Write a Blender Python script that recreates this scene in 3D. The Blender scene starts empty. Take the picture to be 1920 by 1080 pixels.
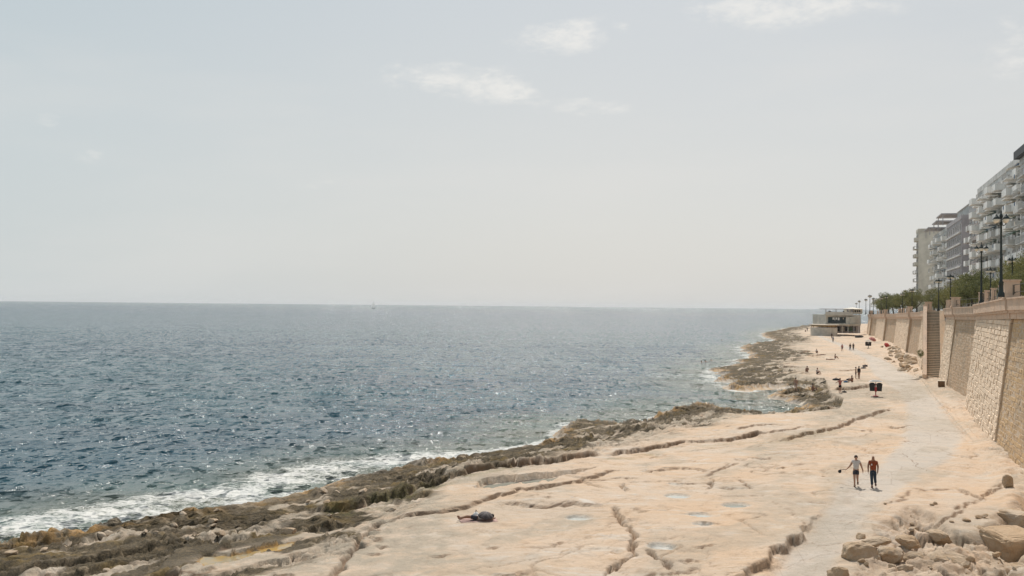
import bpy, bmesh, math, random
import numpy as np
from mathutils import Vector, Matrix
random.seed(7); RS = np.random.RandomState(11)
S = bpy.context.scene
COL = S.collection
# ------------------------------------------------------------------ camera
CAMZ = 9.8; FPX = 1867.0
cam = bpy.data.cameras.new('camera'); camo = bpy.data.objects.new('camera', cam); COL.objects.link(camo)
cam.sensor_width = 36; cam.lens = 36*FPX/1920; cam.clip_start = .1; cam.clip_end = 60000
PITCH = math.atan(33.0/FPX); ROLL = math.radians(0.56)
Rm = Matrix.Rotation(math.pi/2+PITCH, 3, 'X') @ Matrix.Rotation(ROLL, 3, 'Z')
camo.location = (0, 0, CAMZ); camo.rotation_euler = Rm.to_euler()
S.camera = camo
S.render.resolution_x = 1024; S.render.resolution_y = 576
def ray(x, y):
    return Rm @ Vector(((x-960)/FPX, -(y-540)/FPX, -1))
def gp(x, y, z=0.0):
    """measured point of the photograph on the level z"""
    d = ray(x, y); t = (z-CAMZ)/d.z
    return (d.x*t, d.y*t)
def gps(pts, z=0.0): return [gp(x, y, z) for x, y in pts]
# ------------------------------------------------------------------ light
SUN_AZ = math.radians(8); SUN_EL = math.radians(53)
sun = bpy.data.lights.new('sun', 'SUN'); suno = bpy.data.objects.new('sun', sun); COL.objects.link(suno)
sun.energy = 4.2; sun.angle = math.radians(.55); sun.color = (1, .945, .87)
sd = Vector((math.sin(SUN_AZ)*math.cos(SUN_EL), math.cos(SUN_AZ)*math.cos(SUN_EL), math.sin(SUN_EL)))
suno.rotation_euler = sd.to_track_quat('Z', 'Y').to_euler()
S.view_settings.view_transform = 'Standard'; S.view_settings.look = 'None'
S.view_settings.exposure = 0.0; S.view_settings.gamma = 1; S.view_settings.use_curve_mapping = False
HAZE = 4.5e-5
S.render.engine = 'CYCLES'
S.cycles.max_bounces = 6; S.cycles.volume_bounces = 0; S.cycles.sample_clamp_indirect = 3

class NT:
    def __init__(s, tree):
        s.t = tree; s.n = tree.nodes; s.l = tree.links
    def N(s, typ, inp=None, **kw):
        n = s.n.new(typ)
        for k, v in kw.items(): setattr(n, k, v)
        if inp:
            for k, v in inp.items():
                sock = n.inputs[k]
                if isinstance(v, bpy.types.NodeSocket): s.l.new(v, sock)
                elif isinstance(v, bpy.types.Node): s.l.new(v.outputs[0], sock)
                else: sock.default_value = v
        return n
    def math(s, op, a, b=0.0, c=None, clamp=False):
        d = {0: a, 1: b}
        if c is not None: d[2] = c
        return s.N('ShaderNodeMath', d, operation=op, use_clamp=clamp).outputs[0]
    def mix(s, f, a, b, mode='MIX'):
        n = s.n.new('ShaderNodeMix'); n.data_type = 'RGBA'; n.blend_type = mode
        for i, v in ((0, f), (6, a), (7, b)):
            if isinstance(v, bpy.types.NodeSocket): s.l.new(v, n.inputs[i])
            else:
                n.inputs[i].default_value = (*v, 1) if isinstance(v, tuple) and len(v) == 3 else v
        return n.outputs[2]
    def ramp(s, f, a, b, lo=0.0, hi=1.0):
        return s.N('ShaderNodeMapRange', {0: f, 1: a, 2: b, 3: lo, 4: hi}, interpolation_type='SMOOTHSTEP').outputs[0]
    def noise(s, vec, scale, detail=4, rough=.55, out=0, dist=0.0):
        return s.N('ShaderNodeTexNoise', {'Vector': vec, 'Scale': scale, 'Detail': detail, 'Roughness': rough, 'Distortion': dist}).outputs[out]

# ------------------------------------------------------------------ world: hazy sky with a few thin clouds
W = bpy.data.worlds.new('World'); S.world = W; W.use_nodes = True
w = NT(W.node_tree); w.n.clear()
sky = w.N('ShaderNodeTexSky', sky_type='NISHITA'); sky.sun_disc = False
sky.sun_elevation = SUN_EL; sky.sun_rotation = SUN_AZ; sky.air_density = 1.0; sky.dust_density = 3.0; sky.ozone_density = 1.0; sky.altitude = 0
SKYK = 0.085
tc = w.N('ShaderNodeTexCoord').outputs['Generated']
sep = w.N('ShaderNodeSeparateXYZ', {0: tc})
zz = sep.outputs[2]
skc = w.mix(1.0, sky.outputs[0], (SKYK/.1, SKYK/.1, SKYK/.1), 'MULTIPLY')
hazecol = w.mix(w.ramp(zz, 0.0, .75), (6.75, 6.72, 6.5), (4.1, 5.05, 5.5))
hf = w.ramp(zz, 0.0, .9, .86, .35)
base = w.mix(hf, skc, hazecol)
# bluer away from the sun's side
azx = sep.outputs[0]
base = w.mix(w.ramp(azx, .15, -.75, 0.0, .5), base, (4.35, 5.5, 6.0))
# clouds
wn = w.noise(tc, 14.0, 7, .62)
wn2 = w.noise(w.N('ShaderNodeMapping', {0: tc, 'Scale': (1, 1, 2.6)}).outputs[0], 30.0, 8, .68)
def blob(px, py, rx, ry, tilt=0.0):
    d = ray(px, py).normalized()
    right = Rm @ Vector((1, 0, 0)); up = Vector(d).cross(right).normalized()*-1; up = right.cross(d).normalized()
    rg = d.cross(up).normalized()
    ax = (rg*math.cos(tilt)+up*math.sin(tilt))*(FPX/rx); ay = (up*math.cos(tilt)-rg*math.sin(tilt))*(FPX/ry)
    off = w.N('ShaderNodeVectorMath', {0: tc, 1: tuple(d)}, operation='SUBTRACT').outputs[0]
    a = w.N('ShaderNodeVectorMath', {0: off, 1: tuple(ax)}, operation='DOT_PRODUCT').outputs[1]
    b = w.N('ShaderNodeVectorMath', {0: off, 1: tuple(ay)}, operation='DOT_PRODUCT').outputs[1]
    r = w.math('ADD', w.math('MULTIPLY', a, a), w.math('MULTIPLY', b, b))
    return w.math('EXPONENT', w.math('MULTIPLY', r, -1.0))
acc = None
for bp in ((1035, 72, 80, 26, -.05, 1.0), (1090, 60, 40, 22, .3, .8), (790, 142, 90, 24, 0, .5), (900, 160, 110, 28, -.12, .85), (975, 175, 50, 16, 0, .6), (1110, 200, 75, 18, .05, .62),
           (1400, 14, 90, 26, 0, 1.05), (1450, 38, 50, 22, 0, .8), (1580, 8, 90, 20, 0, .9), (1890, 45, 22, 12, 0, .75), (1900, 105, 60, 34, .2, .62),
           (88, 221, 28, 14, 0, .6), (165, 291, 45, 15, 0, .35), (600, 345, 110, 14, 0, .25), (1165, 50, 20, 9, 0, .4)):
    b = w.math('MULTIPLY', blob(*bp[:5]), bp[5])
    acc = b if acc is None else w.math('ADD', acc, b)
nn = w.math('ADD', w.math('MULTIPLY', wn, .45), w.math('MULTIPLY', wn2, .85))
cl = w.ramp(w.math('ADD', w.math('MULTIPLY', acc, .34), nn), .70, 1.06)
gate = w.ramp(acc, .03, .35)
cl = w.math('MULTIPLY', cl, gate)
# the same kind of thin cloud goes on sparsely above the frame
hi = w.math('MULTIPLY', w.ramp(w.noise(tc, 5.0, 6, .6), .56, .8), w.ramp(zz, .34, .5))
cl = w.math('MAXIMUM', cl, w.math('MULTIPLY', hi, .5))
veil = w.math('MULTIPLY', w.ramp(w.noise(w.N('ShaderNodeMapping', {0: tc, 'Scale': (1, 1, 5)}).outputs[0], 2.6, 5, .55), .42, .72), .22)
base = w.mix(veil, base, (7.3, 7.1, 6.8))
base = w.mix(w.math('MULTIPLY', w.math('MULTIPLY', cl, .64), w.ramp(w.noise(w.N('ShaderNodeMapping', {0: tc, 'Scale': (1, 1, 2.2)}).outputs[0], 55.0, 6, .7), .3, .62, .35, 1.0)), base, (8.3, 8.1, 7.7))
bg = w.N('ShaderNodeBackground', {0: base, 1: 0.108})
wo = w.N('ShaderNodeOutputWorld', {0: bg.outputs[0]})

# ------------------------------------------------------------------ materials
def mat(name, col=(.5, .5, .5), rough=.8, metal=0.0, var=.0, vscale=3.0, bump=0.0, bscale=20.0, spec=.3, col2=None, coord='Object'):
    m = bpy.data.materials.new(name); m.use_nodes = True; t = NT(m.node_tree); t.n.clear()
    co = t.N('ShaderNodeTexCoord').outputs[coord]
    P = t.N('ShaderNodeBsdfPrincipled', {'Roughness': rough, 'Metallic': metal, 'Specular IOR Level': spec})
    c = (*col, 1)
    n1 = t.noise(co, vscale, 5, .6)
    c2 = col2 if col2 else tuple(max(0, x*(1-var)) for x in col)
    if var or col2: t.l.new(t.mix(t.ramp(n1, .3, .7), tuple(min(1, x*(1+var*.5)) for x in col), c2), P.inputs[0])
    else:
        P.inputs[0].default_value = c
    if bump:
        b = t.N('ShaderNodeBump', {'Height': t.noise(co, bscale, 5, .6), 'Strength': min(1, bump), 'Distance': .05})
        t.l.new(b.outputs[0], P.inputs['Normal'])
    t.N('ShaderNodeOutputMaterial', {0: P.outputs[0]})
    return m
def masonry(name, c1, c2, c3, rough=.92):
    m = bpy.data.materials.new(name); m.use_nodes = True; t = NT(m.node_tree); t.n.clear()
    g = t.N('ShaderNodeNewGeometry')
    pos = g.outputs['Position']
    rnd = t.math('FRACT', t.math('ADD', g.outputs['Random Per Island'], t.N('ShaderNodeObjectInfo').outputs['Random']))
    n1 = t.noise(pos, .45, 6, .65); n2 = t.noise(pos, 5.0, 6, .7)
    st = t.noise(t.N('ShaderNodeMapping', {0: pos, 'Scale': (2.2, 2.2, .25)}).outputs[0], 1.0, 5, .6)
    c = t.mix(t.ramp(rnd, .0, 1.0), c1, c2)
    c = t.mix(t.ramp(n1, .45, .7), c, c3)
    c = t.mix(t.math('MULTIPLY', t.ramp(st, .52, .72), .5), c, (c3[0]*.62, c3[1]*.62, c3[2]*.64))
    c = t.mix(t.math('MULTIPLY', t.ramp(n2, .5, .75), .35), c, (c2[0]*.5, c2[1]*.48, c2[2]*.45))
    P = t.N('ShaderNodeBsdfPrincipled', {0: c, 'Roughness': rough, 'Specular IOR Level': .15})
    b = t.N('ShaderNodeBump', {'Height': t.noise(pos, 9.0, 6, .7), 'Strength': .8, 'Distance': .09})
    t.l.new(b.outputs[0], P.inputs['Normal'])
    t.N('ShaderNodeOutputMaterial', {0: P.outputs[0]})
    return m
M = {}
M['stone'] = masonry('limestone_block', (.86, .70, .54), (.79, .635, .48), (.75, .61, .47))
M['tan'] = masonry('weathered_shaded_tan_stone', (.57, .41, .275), (.50, .365, .25), (.43, .34, .25))  # rough tan stone, darkened further to carry the shade of camera-facing walls
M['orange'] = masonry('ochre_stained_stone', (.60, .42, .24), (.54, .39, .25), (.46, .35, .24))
M['mortar'] = masonry('dull_mortar', (.60, .48, .36), (.55, .44, .33), (.50, .41, .31))  # mortar's own tone, duller than the face blocks
M['trim'] = masonry('dressed_pink_limestone', (.68, .50, .37), (.66, .50, .38), (.58, .45, .35))
M['step'] = masonry('worn_stair_stone', (.38, .325, .255), (.33, .285, .225), (.28, .24, .19))
M['paving'] = mat('promenade_paving', (.42, .38, .33), .9, var=.25, vscale=.8, bump=.3)
M['iron'] = mat('dark_green_iron', (.02, .028, .024), .5, var=.2, spec=.4)
M['glass_lamp'] = mat('milky_lamp_glass', (.75, .68, .55), .35, spec=.5)
M['white'] = mat('white_render', (.84, .82, .78), .85, var=.16, vscale=.5)
M['cream'] = mat('cream_render', (.64, .59, .50), .85, var=.2, vscale=.3)
M['palegrey'] = mat('pale_grey_render', (.62, .605, .575), .85, var=.22, vscale=.4)
M['mauve'] = mat('mauve_grey_render', (.43, .405, .41), .85, var=.2, vscale=.4)
M['brown'] = mat('brown_grey_render', (.42, .37, .345), .85, var=.2, vscale=.4)
M['darkpanel'] = mat('dark_roof_panel', (.05, .055, .06), .6)
M['pane'] = mat('window_glass', (.035, .05, .06), .12, spec=.8)
M['paneblue'] = mat('blue_window_glass', (.10, .16, .20), .1, spec=1.0)
M['frame'] = mat('window_frame', (.5, .48, .45), .6)
M['dark'] = mat('dark_opening', (.03, .03, .032), .7)
M['teal'] = mat('teal_glazing', (.03, .055, .065), .25, spec=.5)
M['awning'] = mat('cream_awning', (.68, .60, .48), .8, var=.1)
M['ochreawn'] = mat('ochre_canopy_edge', (.38, .26, .10), .8, var=.2)
M['green'] = mat('green_door_paint', (.10, .17, .12), .6, var=.2)
M['greywall'] = mat('grey_restaurant_render', (.62, .58, .51), .85, var=.2, vscale=.5)
M['skin'] = mat('skin', (.40, .235, .165), .6, var=.08, vscale=6)
M['skin_tan'] = mat('tanned_skin', (.27, .15, .10), .6, var=.08, vscale=6)
M['hair'] = mat('dark_hair', (.018, .013, .011), .7)
M['black'] = mat('black_cloth', (.018, .018, .02), .85)
M['black_plastic'] = mat('black_plastic', (.025, .025, .027), .5)
M['lightshirt'] = mat('light_grey_shirt', (.50, .49, .48), .9, var=.12, vscale=8, bump=.3, bscale=12)
M['rust'] = mat('rust_shirt', (.235, .055, .022), .9, var=.15, vscale=8, bump=.3, bscale=12)
M['jeans'] = mat('dark_jeans', (.028, .045, .065), .9, var=.25, vscale=8)
M['darkshorts'] = mat('charcoal_shorts', (.045, .048, .062), .9, var=.15)
M['pinkcloth'] = mat('pink_cloth', (.42, .17, .15), .9, var=.1)
M['whitecloth'] = mat('white_cloth', (.7, .68, .65), .9, var=.1)
M['redcloth'] = mat('red_cloth', (.38, .05, .045), .85, var=.1)
M['bluecloth'] = mat('blue_cloth', (.05, .12, .22), .9)
M['towel'] = mat('faded_towel', (.46, .31, .27), .9, var=.2)
M['umbrella'] = mat('grey_umbrella_cloth', (.075, .062, .062), .65, var=.15, vscale=6)
M['redmetal'] = mat('red_painted_metal', (.36, .045, .05), .5)
M['steel'] = mat('steel', (.35, .35, .36), .35, 1.0)
M['wood'] = mat('weathered_wood', (.22, .13, .07), .8, var=.3, vscale=5)
M['bark'] = mat('bark', (.10, .075, .05), .9, var=.3, vscale=6, bump=.5)
def leafmat(name, a, b):
    m = bpy.data.materials.new(name); m.use_nodes = True; t = NT(m.node_tree); t.n.clear()
    g = t.N('ShaderNodeNewGeometry'); ob = t.N('ShaderNodeObjectInfo').outputs['Random']
    r = t.math('FRACT', t.math('ADD', g.outputs['Random Per Island'], ob))
    c = t.mix(r, a, b)
    c = t.mix(t.ramp(ob, 0, 1, 0, .45), c, (b[0]*1.3, b[1]*1.1, b[2]*.9))
    D = t.N('ShaderNodeBsdfPrincipled', {0: c, 'Roughness': .7, 'Specular IOR Level': .2})
    T = t.N('ShaderNodeBsdfTranslucent', {0: c})
    mx = t.N('ShaderNodeMixShader', {0: .3, 1: D.outputs[0], 2: T.outputs[0]})
    t.N('ShaderNodeOutputMaterial', {0: mx.outputs[0]})
    return m
M['leaf'] = leafmat('tamarisk_leaf', (.085, .105, .045), (.21, .21, .085))
M['sail'] = mat('sail_cloth', (.9, .9, .9), .8)
_t = NT(M['sail'].node_tree); _o = [n for n in _t.n if n.type == 'OUTPUT_MATERIAL'][0]; _p = [n for n in _t.n if n.type == 'BSDF_PRINCIPLED'][0]
_t.l.new(_t.N('ShaderNodeMixShader', {0: .6, 1: _p.outputs[0], 2: _t.N('ShaderNodeBsdfTranslucent', {0: (.9, .9, .88, 1)}).outputs[0]}).outputs[0], _o.inputs[0])
M['hull'] = mat('white_hull', (.7, .7, .7), .5)

# ------------------------------------------------------------------ numpy noise
PERM = RS.permutation(4096).astype(np.int64); VAL = RS.rand(4096)
def vn(x, y, s=0):
    xi = np.floor(x); yi = np.floor(y); fx = x-xi; fy = y-yi
    xi = xi.astype(np.int64); yi = yi.astype(np.int64)
    u = fx*fx*(3-2*fx); v = fy*fy*(3-2*fy)
    h = lambda a, b: VAL[(PERM[(a+s*131) & 4095]+b) & 4095]
    h2 = lambda a, b: VAL[PERM[(PERM[(a+s*131) & 4095]+b) & 4095]]
    return ((h2(xi, yi)*(1-u)+h2(xi+1, yi)*u)*(1-v)+(h2(xi, yi+1)*(1-u)+h2(xi+1, yi+1)*u)*v)*2-1
def fbm(x, y, o=4, s=0, g=.5):
    r = 0; a = 1; t = 0
    for i in range(o):
        r = r+a*vn(x*2**i+i*17.3, y*2**i-i*9.1, s+i); t += a; a *= g
    return r/t
def ridged(x, y, o=4, s=0):
    r = 0; a = 1; t = 0
    for i in range(o):
        r = r+a*(1-2*np.abs(vn(x*2**i+i*7.7, y*2**i+i*3.1, s+i))); t += a; a *= .55
    return r/t
def worley(x, y, s=0):
    xi = np.floor(x).astype(np.int64); yi = np.floor(y).astype(np.int64)
    f1 = np.full(x.shape, 9.); f2 = np.full(x.shape, 9.); idr = np.zeros(x.shape); cx_ = np.zeros(x.shape); cy_ = np.zeros(x.shape)
    for i in (-1, 0, 1):
        for j in (-1, 0, 1):
            a = PERM[(PERM[(xi+i+s*57) & 4095]+yi+j) & 4095]
            px = xi+i+VAL[a]; py = yi+j+VAL[(a+911) & 4095]
            d = np.hypot(x-px, y-py); k = d < f1
            f2 = np.where(k, f1, np.minimum(f2, d)); f1 = np.where(k, d, f1)
            idr = np.where(k, VAL[(a+1777) & 4095], idr); cx_ = np.where(k, px, cx_); cy_ = np.where(k, py, cy_)
    return f1, f2, idr, x-cx_, y-cy_
def sm(x, a, b):
    t = np.clip((x-a)/(b-a), 0, 1); return t*t*(3-2*t)
def pdist(X, Y, pts, closed=False):
    """distance to a polyline, signed side (+ left of its direction) and run along it"""
    best = np.full(X.shape, 1e9); side = np.zeros(X.shape); run = np.zeros(X.shape); L = 0
    n = len(pts)
    for i in range(n if closed else n-1):
        ax, ay = pts[i]; bx, by = pts[(i+1) % n]
        dx, dy = bx-ax, by-ay; l2 = dx*dx+dy*dy
        t = np.clip(((X-ax)*dx+(Y-ay)*dy)/l2, 0, 1)
        ex = X-(ax+t*dx); ey = Y-(ay+t*dy); d = ex*ex+ey*ey
        k = d < best; best = np.where(k, d, best)
        side = np.where(k, np.sign(dx*(Y-ay)-dy*(X-ax)), side)
        run = np.where(k, L+t*math.sqrt(l2), run); L += math.sqrt(l2)
    return np.sqrt(best), side, run, L
def inside(X, Y, pts):
    r = np.zeros(X.shape, bool); n = len(pts)
    for i in range(n):
        ax, ay = pts[i]; bx, by = pts[(i+1) % n]
        if ay == by: continue
        r ^= ((ay > Y) != (by > Y)) & (X < (bx-ax)*(Y-ay)/(by-ay)+ax)
    return r

# ------------------------------------------------------------------ measured lines of the shore
SEA = -1.15
shore_px = [(0,1036),(47,1027),(88,1020),(156,1006),(219,993),(266,988),(312,981),(360,971),(406,959),(469,950),(520,944),(578,934),(634,912),(688,898),(766,882),(844,868),(906,856),(984,843),(1047,828),(1052,812),(1071,794),(1105,796),(1146,798),(1162,801),(1211,792),(1245,779),(1275,768),(1308,761),(1337,766),(1373,773),(1420,780),(1460,781),(1512,768),(1500,760),(1478,752),(1450,747),(1452,741),(1475,739),(1500,739),(1520,738),(1521,735),(1505,733),(1467,727),(1425,730),(1398,734),(1372,729),(1385,718),(1342,716),(1367,705),(1337,694),(1392,684),(1390,677),(1417,671),(1395,657),(1392,652),(1425,644),(1460,640),(1435,631),(1432,625),(1460,621),(1480,615),(1512,613)]
shore = gps(shore_px, SEA)
shore = [(shore[0][0]-60, shore[0][1]-26), (shore[0][0]-12, shore[0][1]-4)]+shore+[(shore[-1][0]+30, shore[-1][1]+40), (330, 760), (520, 900)]
landpoly = shore+[(900, 900), (900, -80), (-200, -80), (-200, shore[0][1])]
WALL1 = [(-30, 15), (0, 15.2), (30, 19.6), (51.4, 26.4), (72, 34.9), (97.3, 44.4), (126, 55), (138.5, 59.4), (154, 66.2)]
WALL2 = [(138.5, 57.4), (184, 74.8), (252, 97.5), (310, 114.5), (355, 127), (411, 146), (470, 168)]
def wallx(Y):
    a = np.interp(Y, [p[0] for p in WALL1], [p[1] for p in WALL1]); b = np.interp(Y, [p[0] for p in WALL2], [p[1] for p in WALL2])
    return np.where(np.asarray(Y) < 138.5, a, b)
ZT = [(-30, 10.9), (50, 10.8), (72, 10.65), (100, 10.25), (138, 9.95), (160, 9.6), (195, 9.3), (270, 8.6), (380, 7.7), (600, 6.5)]
def ztop(Y): return float(np.interp(Y, [p[0] for p in ZT], [p[1] for p in ZT]))

def L(*a): return gps([tuple(p) for p in a])
steps = [  # line, height of the far side, reach of the raised side, groove depth
 (L((560,938),(625,938),(688,931),(750,917),(812,901),(875,887),(937,875),(1000,864),(1049,861),(1130,848)), .85, 2.6, .15),
 (L((378,1021),(430,1008),(469,1000),(531,982),(600,967),(660,955)), .65, 1.8, .15),
 (L((20,1062),(90,1048),(160,1040),(212,1028),(280,1020)), .5, 1.2, .1),
 (L((212,1072),(281,1056),(328,1049),(375,1056),(456,1041)), .4, .9, .1),
 (L((0,1045),(94,1031),(187,1018),(260,1002),(330,990)), .6, 1.0, .1),
 (L((716,968),(750,964),(781,963),(853,953),(897,937),(969,922),(1031,912),(1078,902),(1142,882),(1185,880)), .34, 1.8, .12),
 (L((928,942),(1000,946),(1031,951),(1065,946),(1126,950),(1149,953)), .30, 2.2, .12),
 (L((1197,876),(1220,883),(1233,877),(1275,873),(1308,875),(1337,885)), .38, 1.6, .14),
 (L((1130,849),(1194,841),(1220,835),(1249,831),(1285,825),(1340,824),(1372,821),(1405,817),(1440,812)), .6, 2.4, .2),
 (L((1460,824),(1475,822),(1525,811),(1575,798),(1600,783),(1625,776),(1670,765)), .42, 2.8, .18),
 (L((1380,806),(1420,798),(1455,797),(1480,800)), .4, 1.2, .1),
 (L((1370,815),(1392,818),(1450,812),(1520,800)), .3, .8, .1),
 (L((1467,728),(1500,724),(1530,718),(1545,716)), .9, 5, .25),
 (L((1560,731),(1600,729),(1625,725),(1634,721)), .8, 6, .3),
 (L((1480,757),(1510,764),(1545,765),(1575,763)), .9, 6, .1),
 (L((1470,662),(1500,661),(1520,658)), .6, 5, .3),(L((1509,666),(1525,668),(1541,667)), .7, 5, .4),
 (L((1470,640),(1500,641),(1530,640)), .5, 5, .2),
 (L((1390,689),(1430,690),(1480,686),(1510,688)), .5, 4, .2),(L((1350,716),(1400,712),(1450,712)), .6, 4, .2),
 (L((1490,699),(1515,701),(1528,701)), .4, 4, .2),
 (L((1660,790),(1680,797),(1700,795),(1722,800)), .45, 1.5, .2),
 (L((1264,901),(1290,905),(1340,906)), .14, .8, .08),(L((1345,910),(1370,914),(1407,915),(1410,910)), .16, .8, .1),
 (L((1085,900),(1112,910),(1148,916)), .2, .7, .12),(L((1060,893),(1120,898),(1170,895),(1205,900)), .16, .6, .1),
 (L((1165,903),(1177,922)), .12, .4, .2),(L((1320,892),(1350,876),(1385,864)), .14, .6, .1),
 (L((1180,953),(1200,960),(1220,960)), .13, .5, .1),(L((1310,985),(1325,980),(1350,985)), .12, .5, .12),
 (L((1310,1025),(1325,1030),(1340,1022)), .14, .5, .12),(L((1260,1052),(1290,1055),(1310,1050)), .18, .7, .1),
 (L((1200,1085),(1250,1075),(1320,1067)), .2, .7, .1),(L((810,1038),(830,1040),(855,1034)), .14, .5, .1),
 (L((905,1022),(920,1024),(935,1020)), .12, .4, .1),(L((915,1073),(950,1080),(1000,1072)), .16, .6, .1),
 (L((1025,1018),(1040,1022),(1060,1013)), .12, .4, .1),(L((1000,925),(1040,928)), .1, .3, .1),(L((1017,933),(1037,938)), .1, .3, .12),
 (L((505,1060),(520,1072),(545,1068),(558,1080)), .22, .7, .15),(L((1700,917),(1740,920),(1790,915)), .12, .8, .05),
 (L((1660,948),(1700,930),(1710,918)), .1, .6, .05),
 (L((1700,795),(1640,800),(1615,820)), .1, .8, .05),(L((1690,828),(1705,826),(1725,830)), .12, .8, .08),
 (L((1790,912),(1840,935),(1870,915),(1885,905)), .18, .8, .12),(L((1720,972),(1760,968),(1800,950),(1840,935)), .15, .8, .12),
 (L((700,1000),(712,1005),(720,1001)), .1, .3, .1),(L((690,1013),(712,1018),(722,1013)), .1, .3, .1),(L((688,1030),(706,1034),(718,1029)), .1, .3, .1),(L((700,985),(716,988),(722,985)), .1, .3, .1),
 (L((1590,800),(1610,803),(1640,800)), .12, .8, .05),(L((1570,695),(1600,692),(1617,690)), .25, 2, .1),
 (L((1350,800),(1385,800)), .35, 1, .1),(L((1400,851),(1425,858),(1450,852)), .14, .7, .1),(L((1440,872),(1460,876),(1475,872)), .14, .7, .12),
]
cracks = [  # line, half width, depth
 (L((612,1090),(637,1050),(660,1022),(678,1004),(694,984),(716,967)), .34, .42),
 (L((1149,953),(1162,974),(1185,1000),(1194,1021),(1181,1038),(1155,1057),(1130,1074),(1100,1095)), .20, .40),
 (L((1214,1034),(1227,1049),(1253,1061)), .22, .38),
 (L((1328,893),(1332,905),(1336,915)), .14, .2),(L((1385,897),(1410,915)), .12, .2),
 (L((1450,940),(1490,965),(1510,985)), .05, .06),(L((1690,845),(1730,880)), .05, .05),
 (L((1720,972),(1690,1000),(1640,1030)), .1, .15),
]
PATH_L = [(1415,1085),(1478,1010),(1540,950),(1560,905),(1640,870),(1690,820),(1697,770),(1680,735),(1632,700),(1620,672),(1580,652),(1535,632),(1517,622)]
PATH_R = [(1560,1085),(1580,1040),(1630,975),(1700,915),(1800,850),(1815,815),(1762,755),(1727,715),(1672,680),(1603,652),(1545,631),(1524,621)]
pl = gps(PATH_L); pr = gps(PATH_R)
pathpoly = [(pl[0][0]-2.5, 26), *pl, *pr[::-1], (pr[0][0]-1.5, 26)]
kerb_left = L((1396,1085),(1440,1045),(1470,1018),(1498,996))
kerb_right = gps([(1828,824),(1808,800),(1765,757),(1733,716),(1676,681),(1606,652),(1548,631)])
rubble = L((1560,1100),(1598,1020),(1640,965),(1700,945),(1765,958),(1810,985),(1868,970),(1905,925),(1960,925),(1960,1100))
pans = [(1380,945,.75),(1310,964,.62),(1318,983,.5),(1085,969,.62),(1270,929,.7),(1240,1024,.65),(1265,905,.45)]
pans = [(*gp(x, y), r) for x, y, r in pans]
yellow = L((368,1030),(385,1018),(430,1018),(500,1003),(560,992),(556,1002),(500,1015),(430,1030),(395,1040))
basin = L((905,900),(960,893),(1040,884),(1120,874),(1060,893),(1000,908),(930,916),(890,915))

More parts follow.
